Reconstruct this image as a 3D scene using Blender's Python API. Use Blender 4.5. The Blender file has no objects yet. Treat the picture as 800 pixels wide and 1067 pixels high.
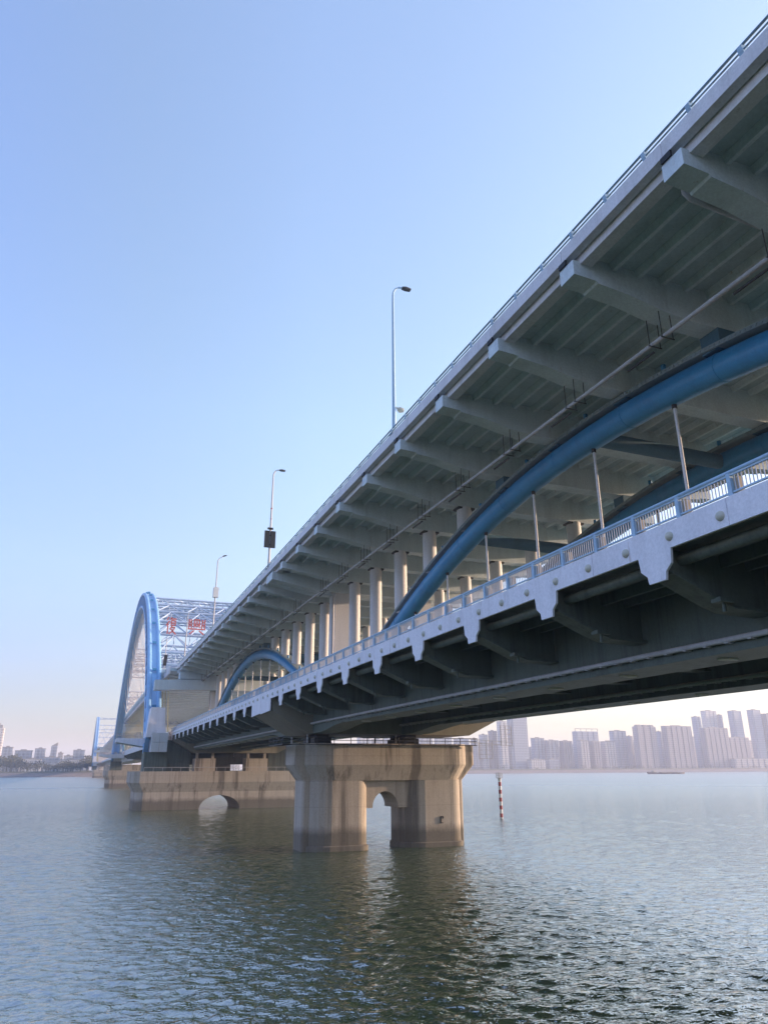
import bpy, math, random
from mathutils import Vector, Matrix
random.seed(7)
R_ = math.radians
S = 1.25                       # all lengths below are in bridge units of 1.25 m
SC = bpy.context.scene
COL = SC.collection

# ------------------------------------------------------------------ camera
YAW, PITCH, ROLL, FPX = R_(21.6315), R_(19.6099), R_(-0.2426), 749.48
_f = Vector((math.sin(YAW)*math.cos(PITCH), math.cos(YAW)*math.cos(PITCH), math.sin(PITCH)))
_r0 = Vector((math.cos(YAW), -math.sin(YAW), 0))
_u0 = _r0.cross(_f)
_r = _r0*math.cos(ROLL)+_u0*math.sin(ROLL)
_u = _u0*math.cos(ROLL)-_r0*math.sin(ROLL)
cam = bpy.data.objects.new('camera', bpy.data.cameras.new('camera'))
COL.objects.link(cam)
cam.data.sensor_fit = 'VERTICAL'; cam.data.sensor_height = 24
cam.data.lens = 24*FPX/1067
cam.data.clip_start = 0.1; cam.data.clip_end = 20000
cam.matrix_world = Matrix(((_r.x,_u.x,-_f.x,0),(_r.y,_u.y,-_f.y,0),(_r.z,_u.z,-_f.z,0),(0,0,0,1)))
SC.camera = cam

# ------------------------------------------------------------------ world, sun, exposure
SUN_AZ, SUN_EL = R_(97), R_(9)      # azimuth clockwise from +Y
w = bpy.data.worlds.new("World"); SC.world = w; w.use_nodes = True
nt = w.node_tree; nt.nodes.clear()
sky = nt.nodes.new('ShaderNodeTexSky'); sky.sky_type = 'NISHITA'; sky.sun_disc = False
sky.sun_elevation = SUN_EL; sky.sun_rotation = SUN_AZ
sky.air_density = 1.0; sky.dust_density = 1.0; sky.ozone_density = 1.2
bg = nt.nodes.new('ShaderNodeBackground'); bg.inputs[1].default_value = 0.15
out = nt.nodes.new('ShaderNodeOutputWorld')
# white balance and tone of the evening sky by elevation (upper air violet-blue, lower air pale lavender)
tc = nt.nodes.new('ShaderNodeTexCoord'); sx = nt.nodes.new('ShaderNodeSeparateXYZ'); nt.links.new(tc.outputs['Generated'], sx.inputs[0])
tr = nt.nodes.new('ShaderNodeValToRGB'); te = tr.color_ramp.elements
te[0].position = 0.0; te[0].color = (0.25, 0.275, 0.45, 1); te[1].position = 0.82; te[1].color = (0.83, 0.82, 1.10, 1)
for p_, c_ in ((0.10, (0.345, 0.35, 0.54)), (0.25, (0.56, 0.55, 0.77)), (0.45, (0.70, 0.70, 0.90))):
    e_ = te.new(p_); e_.color = (*c_, 1)
nt.links.new(sx.outputs[2], tr.inputs[0])
tm = nt.nodes.new('ShaderNodeMix'); tm.data_type = 'RGBA'; tm.blend_type = 'MULTIPLY'; tm.inputs[0].default_value = 1.0
nt.links.new(sky.outputs[0], tm.inputs[6]); nt.links.new(tr.outputs[0], tm.inputs[7])
# the air brightens and warms towards the side of the low sun
_sv = (math.sin(SUN_AZ)*math.cos(SUN_EL), math.cos(SUN_AZ)*math.cos(SUN_EL), math.sin(SUN_EL))
dt = nt.nodes.new('ShaderNodeVectorMath'); dt.operation = 'DOT_PRODUCT'; dt.inputs[1].default_value = _sv
nt.links.new(tc.outputs['Generated'], dt.inputs[0])
dm = nt.nodes.new('ShaderNodeMath'); dm.operation = 'MULTIPLY_ADD'; dm.inputs[1].default_value = 0.5; dm.inputs[2].default_value = 0.5
nt.links.new(dt.outputs['Value'], dm.inputs[0])
dr = nt.nodes.new('ShaderNodeValToRGB'); de = dr.color_ramp.elements
de[0].position = 0.0; de[0].color = (0.90, 0.90, 0.95, 1); de[1].position = 1.0; de[1].color = (1.40, 1.28, 1.0, 1)
for p_, c_ in ((0.40, (1.05, 1.06, 1.02)), (0.50, (1.24, 1.20, 1.0)), (0.60, (1.42, 1.35, 1.10)), (0.76, (1.47, 1.36, 1.03))):
    e_ = de.new(p_); e_.color = (*c_, 1)
nt.links.new(dm.outputs[0], dr.inputs[0])
tm2 = nt.nodes.new('ShaderNodeMix'); tm2.data_type = 'RGBA'; tm2.blend_type = 'MULTIPLY'; tm2.inputs[0].default_value = 1.0
nt.links.new(tm.outputs[2], tm2.inputs[6]); nt.links.new(dr.outputs[0], tm2.inputs[7])
nt.links.new(tm2.outputs[2], bg.inputs[0]); nt.links.new(bg.outputs[0], out.inputs[0])
sl = bpy.data.lights.new('sun', 'SUN'); sl.energy = 2.2; sl.angle = R_(0.6); sl.color = (1.0, 0.72, 0.50)
so = bpy.data.objects.new('sun', sl); COL.objects.link(so)
sd = Vector((math.sin(SUN_AZ)*math.cos(SUN_EL), math.cos(SUN_AZ)*math.cos(SUN_EL), math.sin(SUN_EL)))
so.rotation_euler = sd.to_track_quat('Z', 'Y').to_euler(); so.location = (200, -50, 100)
SC.view_settings.view_transform = 'Standard'; SC.view_settings.look = 'None'
SC.view_settings.gamma = 1; SC.view_settings.use_curve_mapping = False
SC.view_settings.exposure = 1.96
SC.render.engine = 'CYCLES'
SC.cycles.max_bounces = 6; SC.cycles.diffuse_bounces = 4; SC.cycles.glossy_bounces = 3
SC.cycles.volume_bounces = 1; SC.cycles.transmission_bounces = 2
SC.cycles.caustics_reflective = False; SC.cycles.caustics_refractive = False
SC.cycles.use_denoising = True

def ray(px, py):               # direction of a photograph pixel, for reading sizes off at a known distance
    return _r*(px-400)+_u*(533.5-py)+_f*FPX
def at_Y(px, py, Y):
    d = ray(px, py); d = d*(Y/d.y); return d.x, d.y, d.z

# ------------------------------------------------------------------ materials
def mat(name, base, rough=0.7, spec=0.3, metal=0.0):
    m = bpy.data.materials.new(name); m.use_nodes = True
    b = m.node_tree.nodes['Principled BSDF']
    b.inputs['Base Color'].default_value = (*base, 1); b.inputs['Roughness'].default_value = rough
    b.inputs['Specular IOR Level'].default_value = spec; b.inputs['Metallic'].default_value = metal
    return m, m.node_tree, b
def node(nt, t, **kw):
    n = nt.nodes.new(t)
    for k, v in kw.items():
        if isinstance(k, str) and hasattr(n, k): setattr(n, k, v)
    return n
def noise(nt, vec, scale, detail=4, rough=0.6, dist=0.0):
    n = nt.nodes.new('ShaderNodeTexNoise'); n.inputs['Scale'].default_value = scale
    n.inputs['Detail'].default_value = detail; n.inputs['Roughness'].default_value = rough
    n.inputs['Distortion'].default_value = dist
    nt.links.new(vec, n.inputs['Vector']); return n.outputs['Fac']
def mapping(nt, vec, scale, loc=(0,0,0)):
    n = nt.nodes.new('ShaderNodeMapping'); n.inputs['Scale'].default_value = scale; n.inputs['Location'].default_value = loc
    nt.links.new(vec, n.inputs['Vector']); return n.outputs[0]
def ramp(nt, fac, p0, p1, c0=(0,0,0), c1=(1,1,1)):
    n = nt.nodes.new('ShaderNodeValToRGB'); e = n.color_ramp.elements
    e[0].position = p0; e[1].position = p1; e[0].color = (*c0, 1); e[1].color = (*c1, 1)
    nt.links.new(fac, n.inputs[0]); return n.outputs[0]
def mix(nt, fac, a, b, mode='MIX'):
    n = nt.nodes.new('ShaderNodeMix'); n.data_type = 'RGBA'; n.blend_type = mode
    if isinstance(fac, (int, float)): n.inputs[0].default_value = fac
    else: nt.links.new(fac, n.inputs[0])
    for s, v in ((6, a), (7, b)):
        if isinstance(v, tuple): n.inputs[s].default_value = (*v, 1)
        else: nt.links.new(v, n.inputs[s])
    return n.outputs[2]
def math_(nt, op, a, b=None):
    n = nt.nodes.new('ShaderNodeMath'); n.operation = op
    for i, v in enumerate((a, b)):
        if v is None: continue
        if isinstance(v, (int, float)): n.inputs[i].default_value = v
        else: nt.links.new(v, n.inputs[i])
    return n.outputs[0]
def worldpos(nt):
    return nt.nodes.new('ShaderNodeNewGeometry').outputs['Position']
def bump(nt, b, h, strength, dist):
    n = nt.nodes.new('ShaderNodeBump'); n.inputs['Strength'].default_value = strength; n.inputs['Distance'].default_value = dist
    nt.links.new(h, n.inputs['Height']); nt.links.new(n.outputs[0], b.inputs['Normal'])

def weathered(name, base, stain, rust=None, rough=0.65, amt=0.6, streak=1.1, spec=0.3):
    """paint or concrete with vertical run-down streaks, blotches and fine grain"""
    m, nt, b = mat(name, base, rough, spec)
    P = worldpos(nt)
    st = noise(nt, mapping(nt, P, (streak, streak, 0.09)), 1.0, 5, 0.65)
    bl = noise(nt, P, 0.28, 4, 0.6)
    fine = noise(nt, P, 9.0, 3, 0.7)
    f = ramp(nt, math_(nt, 'MULTIPLY', st, math_(nt, 'ADD', bl, 0.5)), 0.46, 0.72)
    c = mix(nt, math_(nt, 'MULTIPLY', f, amt), base, stain)
    v = ramp(nt, fine, 0.3, 0.7, (0.88, 0.88, 0.88), (1.06, 1.06, 1.06))
    c = mix(nt, 1.0, c, v, 'MULTIPLY')
    if rust:
        rs = noise(nt, mapping(nt, P, (3.0, 3.0, 0.35), (7, 3, 1)), 1.0, 4, 0.7)
        c = mix(nt, math_(nt, 'MULTIPLY', ramp(nt, rs, 0.64, 0.74), 0.55), c, rust)
    nt.links.new(c, b.inputs['Base Color'])
    bump(nt, b, fine, 0.15, 0.02)
    return m

M = {}
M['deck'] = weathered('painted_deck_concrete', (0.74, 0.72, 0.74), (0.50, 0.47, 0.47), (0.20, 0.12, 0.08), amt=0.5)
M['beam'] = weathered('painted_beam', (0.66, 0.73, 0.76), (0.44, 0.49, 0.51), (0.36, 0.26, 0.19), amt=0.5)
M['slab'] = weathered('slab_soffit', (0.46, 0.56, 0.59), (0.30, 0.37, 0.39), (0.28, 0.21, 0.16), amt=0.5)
M['fascia'] = weathered('white_fascia_paint', (0.82, 0.80, 0.85), (0.56, 0.54, 0.58), (0.36, 0.22, 0.16), amt=0.45)
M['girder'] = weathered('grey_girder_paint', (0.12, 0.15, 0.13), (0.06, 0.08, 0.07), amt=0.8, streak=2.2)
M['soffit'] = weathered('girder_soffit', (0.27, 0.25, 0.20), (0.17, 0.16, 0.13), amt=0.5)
M['column'] = weathered('column_paint', (0.68, 0.67, 0.68), (0.48, 0.46, 0.46), amt=0.35)
M['arch'] = weathered('deep_blue_paint', (0.030, 0.24, 0.47), (0.022, 0.16, 0.34), amt=0.5, rough=0.42, spec=0.5)
M['arch_top'] = weathered('grey_walkway_plate', (0.27, 0.33, 0.35), (0.17, 0.21, 0.22), amt=0.6)
M['brace'] = weathered('teal_brace_paint', (0.08, 0.17, 0.24), (0.05, 0.11, 0.15), amt=0.5)
M['sky_blue'] = weathered('sky_blue_arch_paint', (0.23, 0.45, 0.72), (0.13, 0.30, 0.54), amt=0.5, rough=0.45, spec=0.5)
M['rail'] = weathered('light_blue_rail_paint', (0.38, 0.54, 0.69), (0.28, 0.38, 0.48), amt=0.4, rough=0.5)
M['baluster'] = mat('grey_baluster_paint', (0.60, 0.61, 0.66), 0.5)[0]
M['lampbox'] = mat('tan_post_lamp_box', (0.42, 0.36, 0.28), 0.6)[0]
M['post'] = weathered('grey_blue_rail_paint', (0.22, 0.32, 0.40), (0.13, 0.17, 0.20), amt=0.5)
M['truss'] = weathered('pale_blue_truss_paint', (0.40, 0.50, 0.66), (0.27, 0.36, 0.50), amt=0.4)
M['pipe'] = weathered('grey_pipe', (0.50, 0.49, 0.50), (0.30, 0.28, 0.28), amt=0.5)
M['dark'] = mat('dark_metal_and_gap_shade', (0.02, 0.022, 0.024), 0.6)[0]  # real dark fittings, and the painted shade of the bracket gaps
M['clamp'] = mat('clamp_steel', (0.06, 0.06, 0.065), 0.6)[0]
M['red'] = mat('red_sign_enamel', (0.56, 0.13, 0.11), 0.5)[0]
M['white'] = weathered('white_paint', (0.72, 0.70, 0.68), (0.5, 0.46, 0.42), amt=0.3)
M['band'] = mat('red_band_paint', (0.30, 0.035, 0.04), 0.55)[0]
M['dome'] = mat('frosted_dome', (0.52, 0.50, 0.42), 0.35, 0.5)[0]
M['cable'] = mat('cable_sheath', (0.62, 0.55, 0.50), 0.5)[0]
M['yellow'] = mat('strut_with_warm_light', (0.55, 0.47, 0.26), 0.5)[0]  # warm low-sun light put into the strut colour

# pier concrete: warm, heavy dark vertical streaks, wet band above the water
m, nt, b = mat('pier_concrete', (0.36, 0.30, 0.24), 0.85, 0.2)
P = worldpos(nt)
s1 = noise(nt, mapping(nt, P, (0.62, 0.62, 0.035)), 1.0, 5, 0.68, 0.2)
s2 = noise(nt, mapping(nt, P, (3.2, 3.2, 0.12)), 1.0, 4, 0.6)
bl = noise(nt, P, 0.35, 4, 0.55)
fine = noise(nt, P, 7, 4, 0.7)
c = mix(nt, math_(nt, 'MULTIPLY', ramp(nt, s2, 0.40, 0.72), 0.40), (0.46, 0.40, 0.335), (0.27, 0.23, 0.19))
c = mix(nt, math_(nt, 'MULTIPLY', ramp(nt, s1, 0.52, 0.63), 0.8), c, (0.115, 0.10, 0.085))
c = mix(nt, math_(nt, 'MULTIPLY', ramp(nt, bl, 0.5, 0.75), 0.35), c, (0.52, 0.46, 0.40))
sep = nt.nodes.new('ShaderNodeSeparateXYZ'); nt.links.new(P, sep.inputs[0])
zz = math_(nt, 'ADD', sep.outputs[2], math_(nt, 'MULTIPLY', noise(nt, mapping(nt, P, (1.2, 1.2, 0.6)), 1.0, 5, 0.6), 0.9))
wet = ramp(nt, math_(nt, 'MULTIPLY_ADD', zz, 0.25) if False else math_(nt, 'MULTIPLY', math_(nt, 'ADD', zz, 7.6), 0.25), 0.50, 0.70, (1,1,1), (0,0,0))
c = mix(nt, math_(nt, 'MULTIPLY', wet, 0.78), c, (0.085, 0.078, 0.062))
zl = math_(nt, 'ABSOLUTE', math_(nt, 'SUBTRACT', math_(nt, 'FRACT', math_(nt, 'MULTIPLY', sep.outputs[2], 0.42)), 0.5))
c = mix(nt, math_(nt, 'MULTIPLY', ramp(nt, zl, 0.0, 0.012, (1,1,1), (0,0,0)), 0.35), c, (0.12, 0.10, 0.09))
v = ramp(nt, fine, 0.3, 0.7, (0.86, 0.86, 0.86), (1.08, 1.08, 1.08))
c = mix(nt, 1.0, c, v, 'MULTIPLY'); nt.links.new(c, b.inputs['Base Color'])
bump(nt, b, fine, 0.35, 0.03); M['pier'] = m

# water
m, nt, b = mat('river_water', (0.036, 0.072, 0.032), 0.05, 0.5)
b.inputs['IOR'].default_value = 6.0
P = worldpos(nt)
rot = nt.nodes.new('ShaderNodeMapping'); rot.inputs['Rotation'].default_value = (0, 0, R_(-28)); rot.inputs['Scale'].default_value = (0.55, 1.0, 1.0)
nt.links.new(P, rot.inputs[0]); PV = rot.outputs[0]
n1 = noise(nt, PV, 0.85, 3, 0.55, 0.6); n2 = noise(nt, PV, 2.6, 3, 0.6, 0.4); n3 = noise(nt, PV, 0.16, 2, 0.5)
h = math_(nt, 'ADD', math_(nt, 'MULTIPLY', n1, 0.25), math_(nt, 'MULTIPLY', n2, 0.22))
h = math_(nt, 'ADD', h, math_(nt, 'MULTIPLY', n3, 0.0))
bump(nt, b, h, 1.0, 0.75)
# ripples too small to model far out on the river widen the highlight there
ln = nt.nodes.new('ShaderNodeVectorMath'); ln.operation = 'LENGTH'; nt.links.new(P, ln.inputs[0])
mr = nt.nodes.new('ShaderNodeMapRange'); mr.inputs['From Min'].default_value = 60; mr.inputs['From Max'].default_value = 450
mr.inputs['To Min'].default_value = 0.05; mr.inputs['To Max'].default_value = 0.34
nt.links.new(ln.outputs['Value'], mr.inputs['Value']); nt.links.new(mr.outputs[0], b.inputs['Roughness'])
M['water'] = m

def facade(name, base, dark, fh, cw):
    m, nt, b = mat(name, base, 0.7)
    co = nt.nodes.new('ShaderNodeTexCoord').outputs['Object']
    sp = nt.nodes.new('ShaderNodeSeparateXYZ'); nt.links.new(co, sp.inputs[0])
    hx = math_(nt, 'ADD', sp.outputs[0], sp.outputs[1])
    fz = math_(nt, 'FRACT', math_(nt, 'DIVIDE', sp.outputs[2], fh)); fx = math_(nt, 'FRACT', math_(nt, 'DIVIDE', hx, cw))
    win = math_(nt, 'MULTIPLY', math_(nt, 'GREATER_THAN', fz, 0.42), math_(nt, 'GREATER_THAN', fx, 0.40))
    c = mix(nt, math_(nt, 'MULTIPLY', win, 0.55), base, dark)
    nt.links.new(c, b.inputs['Base Color']); return m
M['fac0'] = facade('beige_flats_facade', (0.46, 0.43, 0.43), (0.14, 0.15, 0.18), 3.2, 3.8)
M['fac1'] = facade('brown_flats_facade', (0.31, 0.29, 0.31), (0.12, 0.12, 0.14), 3.2, 4.6)
M['fac2'] = facade('grey_office_facade', (0.34, 0.37, 0.43), (0.14, 0.17, 0.22), 3.8, 2.6)
M['fac3'] = facade('pale_flats_facade', (0.60, 0.56, 0.54), (0.20, 0.21, 0.23), 3.2, 3.2)
M['roof'] = mat('roof_concrete', (0.28, 0.26, 0.25), 0.8)[0]
M['bank'] = weathered('stone_embankment', (0.20, 0.17, 0.17), (0.12, 0.10, 0.10), amt=0.6)
M['land'] = weathered('land_soil', (0.10, 0.10, 0.06), (0.06, 0.07, 0.04), amt=0.6)
def foliage(name, a, b_):
    m, nt, b = mat(name, a, 0.8, 0.2)
    P = worldpos(nt); c = mix(nt, ramp(nt, noise(nt, P, 0.35, 4, 0.6), 0.35, 0.65), a, b_)
    nt.links.new(c, b.inputs['Base Color']); return m
M['leaf'] = foliage('dark_foliage', (0.030, 0.050, 0.022), (0.085, 0.080, 0.035))
M['hull'] = weathered('barge_hull', (0.09, 0.07, 0.07), (0.05, 0.04, 0.04), amt=0.5)

# ------------------------------------------------------------------ mesh builder (coordinates in bridge units)
class MB:
    def __init__(s): s.v = []; s.f = []; s.sm = []
    def add(s, vs, fs, smooth=False):
        o = len(s.v); s.v += [tuple(p) for p in vs]
        for f in fs: s.f.append(tuple(i+o for i in f)); s.sm.append(smooth)
    def box(s, x0, x1, y0, y1, z0, z1):
        s.add([(x0,y0,z0),(x1,y0,z0),(x1,y1,z0),(x0,y1,z0),(x0,y0,z1),(x1,y0,z1),(x1,y1,z1),(x0,y1,z1)],
              [(3,2,1,0),(4,5,6,7),(0,1,5,4),(1,2,6,5),(2,3,7,6),(3,0,4,7)])
    def prism(s, pts, axis, a, b):
        """polygon pts extruded along axis ('x','y','z') from a to b"""
        n = len(pts)
        def V(p, t):
            return {'x': (t, p[0], p[1]), 'y': (p[0], t, p[1]), 'z': (p[0], p[1], t)}[axis]
        s.add([V(p, a) for p in pts]+[V(p, b) for p in pts],
              [tuple(range(n)), tuple(reversed(range(n, 2*n)))]+[(i, i+n, (i+1) % n+n, (i+1) % n) for i in range(n)])
    def loft(s, rings, caps=True, smooth=False):
        n = len(rings[0]); vs = [p for r in rings for p in r]; fs = []
        for k in range(len(rings)-1):
            for i in range(n):
                j = (i+1) % n; fs.append((k*n+i, k*n+j, (k+1)*n+j, (k+1)*n+i))
        s.add(vs, fs, smooth)
        if caps:
            s.add(rings[0], [tuple(reversed(range(n)))]); s.add(rings[-1], [tuple(range(n))])
    def tube(s, path, r, n=10, caps=True):
        path = [Vector(p) for p in path]; rr = r if isinstance(r, (list, tuple)) else [r]*len(path)
        rings = []
        for i, p in enumerate(path):
            t = (path[min(i+1, len(path)-1)]-path[max(i-1, 0)]).normalized()
            a = Vector((1, 0, 0)) if abs(t.x) < 0.8 else Vector((0, 0, 1))
            u = t.cross(a).normalized(); v = t.cross(u).normalized()
            rings.append([tuple(p+(u*math.cos(2*math.pi*k/n)+v*math.sin(2*math.pi*k/n))*rr[i]) for k in range(n)])
        s.loft(rings, caps, True)
    def bar(s, a, b, w, h=None):
        """rectangular bar from a to b"""
        h = h or w; a = Vector(a); b = Vector(b); t = (b-a).normalized()
        up = Vector((0, 0, 1)) if abs(t.z) < 0.95 else Vector((0, 1, 0))
        u = t.cross(up).normalized()*(w/2); v = t.cross(u).normalized()*(h/2)
        s.loft([[tuple(q+u+v), tuple(q-u+v), tuple(q-u-v), tuple(q+u-v)] for q in (a, b)])
    def dome(s, c, r, d, n=12):
        rings = []
        for k in range(5):
            t = k/4*math.pi/2; rr = r*math.cos(t)+0.001
            rings.append([(c[0]+d*r*0.8*math.sin(t), c[1]+rr*math.cos(2*math.pi*i/n), c[2]+rr*math.sin(2*math.pi*i/n)) for i in range(n)])
        s.loft(rings, True, True)
    def mesh(s, name, org=(0, 0, 0)):
        me = bpy.data.meshes.new(name)
        me.from_pydata([((x-org[0])*S, (y-org[1])*S, (z-org[2])*S) for x, y, z in s.v], [], s.f)
        me.polygons.foreach_set('use_smooth', s.sm); me.update()
        import bmesh
        bm = bmesh.new(); bm.from_mesh(me); bmesh.ops.recalc_face_normals(bm, faces=bm.faces); bm.to_mesh(me); bm.free()
        return me
    def build(s, name, material, parent=None, org=(0, 0, 0), world_org=None):
        """org: point of the model that becomes the object's origin; parents are unrotated empties"""
        me = s.mesh(name, org); me.materials.append(M[material])
        o = bpy.data.objects.new(name, me); COL.objects.link(o)
        if parent is not None:
            o.parent = parent
            base = ORG.get(parent.name, (0, 0, 0))
            o.location = [(org[i]-base[i])*S for i in range(3)]
        else: o.location = [q*S for q in org]
        ORG[o.name] = org
        return o
ORG = {}
def empty(name, loc):
    o = bpy.data.objects.new(name, None); COL.objects.link(o); o.location = [q*S for q in loc]
    o.empty_display_size = 0.5; ORG[o.name] = loc; return o
def tag(o, label=None, cat=None, group=None, kind=None):
    if label: o['label'] = label
    if cat: o['category'] = cat
    if group: o['group'] = group
    if kind: o['kind'] = kind
    return o
def copy_part(o, d, parent=None):
    """copy of a part (sharing its mesh) shifted by d, with its sub-parts"""
    c = o.copy(); COL.objects.link(c); c.location = Vector(o.location)+Vector(d)*S
    if parent is not None: c.parent = parent
    og = ORG.get(o.name, (0,0,0)); ORG[c.name] = tuple(og[i]+d[i] for i in range(3))
    for ch in list(o.children):
        q = ch.copy(); COL.objects.link(q); q.parent = c
    return c

WATER = -6.0
# ------------------------------------------------------------------ setting: water, far bank, land
def bank_y(x): return 712+0.05*x
def sheet(name, pts, z, material, kind='structure'):
    mb = MB(); mb.add([(x, y, z) for x, y in pts], [tuple(range(len(pts)))])
    return tag(mb.build(name, material), kind=kind)
import numpy as np
def water_mesh():
    """one water surface: real wind waves (a sum of travelling sines), cells growing with distance from the quay"""
    rng = np.random.default_rng(5)
    na, ratio, r0, rmax = 720, 1.0036, 11.0, 3200*S
    az = np.radians(np.linspace(-42, 88, na))
    nr = int(math.log(900/r0)/math.log(ratio)); rr = r0*ratio**np.arange(nr)
    rr = np.concatenate([rr, 900*1.06**np.arange(1, 1+int(math.log(rmax/900)/math.log(1.06)))])
    A, Rr = np.meshgrid(az, rr); X = Rr*np.sin(A); Y = Rr*np.cos(A)
    cell = np.gradient(rr)[:, None]*np.ones_like(A)
    Z = np.zeros_like(X)
    mod = 1+0.32*np.sin(X*0.045+Y*0.021+1)*np.sin(Y*0.033-X*0.012)+0.22*np.sin(X*0.11-Y*0.07+2)
    N = 90; wind = math.radians(24)
    for i in range(N):
        lam = 0.24*(1.8/0.24)**((i+rng.random())/N)
        d = wind+rng.normal(0, 0.55); k = 2*math.pi/lam; ph = rng.random()*6.283
        a = WSLOPE*math.sqrt(2/N)/k*(0.75 if lam > 1.6 else 1.0)
        fade = np.clip((lam/cell-2.0)/2.0, 0, 1)
        th = k*(X*math.sin(d)+Y*math.cos(d))+ph+0.5*np.sin(X*0.07+i)+0.5*np.sin(Y*0.06+2*i)
        Z += a*fade*(np.sin(th)+0.22*np.cos(2*th)*(fade > 0.6))
    Z = Z*mod+WATER*S
    vs = np.stack([X, Y, Z], -1).reshape(-1, 3); nR, nA = X.shape
    idx = np.arange(nR*nA).reshape(nR, nA)
    quads = np.stack([idx[:-1, :-1], idx[:-1, 1:], idx[1:, 1:], idx[1:, :-1]], -1).reshape(-1, 4)
    # calm coarse remainder: beside, behind and under the quay
    back = np.radians(np.linspace(88, 318, 60)); n0 = len(vs)
    bv = []
    for R0 in (r0, 120, rmax): bv += [(R0*math.sin(t), R0*math.cos(t), WATER*S-0.02) for t in back]
    bq = [(n0+j*60+i, n0+j*60+i+1, n0+(j+1)*60+i+1, n0+(j+1)*60+i) for j in range(2) for i in range(59)]
    full = np.radians(np.linspace(0, 360, 49)[:-1]); n1 = n0+len(bv)
    bv += [(r0*1.02*math.sin(t), r0*1.02*math.cos(t), WATER*S-0.03) for t in full]
    vs = np.concatenate([vs, np.array(bv)]); faces4 = np.concatenate([quads, np.array(bq)])
    me = bpy.data.meshes.new('river_water')
    nq = len(faces4); nl = nq*4+48
    me.vertices.add(len(vs)); me.vertices.foreach_set('co', vs.astype(np.float32).ravel())
    me.loops.add(nl); me.loops.foreach_set('vertex_index', np.concatenate([faces4.ravel(), np.arange(n1, n1+48)]).astype(np.int32))
    me.polygons.add(nq+1); me.polygons.foreach_set('loop_start', (np.arange(nq+1)*4).astype(np.int32))
    me.polygons.foreach_set('use_smooth', np.ones(nq+1, dtype=bool))
    me.update(calc_edges=True); me.validate()
    me.flip_normals()
    me.materials.append(M['water']); o = bpy.data.objects.new('river_water', me); COL.objects.link(o)
    return o
WSLOPE = 0.12
tag(water_mesh(), kind='structure')
mb = MB()
X0, X1 = -2400, 3000
prof = [(0, WATER-0.8), (3, WATER+1.0), (5, -3.2), (9, -3.0), (11, -1.6), (3000, -1.4)]
rings = []
for x in (X0, -300, 0, 300, 600, 1000, X1):
    rings.append([(x, bank_y(x)+d, z) for d, z in prof])
vs = [p for r in rings for p in r]; n = len(prof)
fl = [(k*n+i, (k+1)*n+i, (k+1)*n+i+1, k*n+i+1) for k in range(len(rings)-1) for i in range(n-1)]
mb.add([v for v in vs], fl)
tag(mb.build('far_bank_ground', 'land'), kind='structure')
mb = MB()
rings = []
for x in (X0, -300, 0, 300, 600, 1000, X1):
    rings.append([(x, bank_y(x)+d, z) for d, z in [(-0.3, WATER-0.8), (2.7, WATER+1.1), (4.7, -3.1), (4.9, -2.6), (5.3, -2.6), (5.3, -3.1)]])
vs = [p for r in rings for p in r]; n = 6
mb.add(vs, [(k*n+i, (k+1)*n+i, (k+1)*n+i+1, k*n+i+1) for k in range(len(rings)-1) for i in range(n-1)])
tag(mb.build('embankment_revetment', 'bank'), kind='structure')

# ------------------------------------------------------------------ the bridge
P1, P2, P3 = 60.9, 134.5, 286.5
SPAN = 73.6
GA, GB, DE = 129.5, 281.5, 131.0      # feet of the great arch, end of the side-span decks
P0 = P1-SPAN
XC = 22.75
bridge = empty('arch_bridge', (XC, P1, WATER))
tag(bridge, 'long double-deck river bridge with blue steel arches on concrete piers', 'bridge')

# --- upper deck cross section ---
UX0, UX1 = 13.25, 34.15
def upper_beam(y, wid=0.76, parent=bridge, name='upper_cross_beam'):
    mb = MB()
    h = wid/2
    pts = [(13.3, 16.12), (13.3, 15.55), (14.2, 15.50), (14.25, 15.42), (15.5, 15.30), (17.0, 15.0), (18.0, 14.90), (29.4, 14.90), (30.4, 15.0), (31.9, 15.30), (33.15, 15.42), (33.2, 15.50), (34.1, 15.55), (34.1, 16.12)]
    mb.prism(pts, 'y', y-h, y+h)
    mb.prism([(13.9, 16.12), (13.9, 16.42), (33.5, 16.42), (33.5, 16.12)], 'y', y-h+0.03, y+h-0.03)
    return mb
proto = upper_beam(P1).build('upper_cross_beam', 'beam', bridge, (XC, P1, 15))
ub = proto
proto.location = Vector(proto.location)+Vector((0, (P0+4.3-P1)*S, 0)); ORG[proto.name] = (XC, P0+4.3, 15)
beamY = [P+4.3+5*k for P in (P0, P1) for k in range(14)]
for y in beamY[1:]: copy_part(proto, (0, y-beamY[0], 0))
# open block beneath each tip (the small plate under the tip)
mb = MB()
mb.box(14.25, 14.95, -0.30, 0.30, 15.28, 15.40)
mb = MB(); y = beamY[0]; mb.box(13.236, 13.30, y-0.05, y+0.33, 16.14, 16.335); sp_ = mb.build('bracket_gap_shade', 'dark', bridge, (13.25, y, 16.2))  # dark box painting the shade of an open gap at each bracket
for q in beamY[1:]: copy_part(sp_, (0, q-y, 0))
# pier cross beams on the upper deck
for P in (P0, P1):
    mb = MB(); mb.prism([(13.3, 16.12), (13.3, 15.45), (14.6, 15.25), (17.5, 14.75), (29.9, 14.75), (32.8, 15.25), (34.1, 15.45), (34.1, 16.12)], 'y', P-1.15, P-0.06)
    mb.prism([(13.3, 16.12), (13.3, 15.45), (14.6, 15.25), (17.5, 14.75), (29.9, 14.75), (32.8, 15.25), (34.1, 15.45), (34.1, 16.12)], 'y', P+0.06, P+1.15)
    mb.build('pier_cross_beam', 'beam', bridge, (XC, P, 15))

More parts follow.
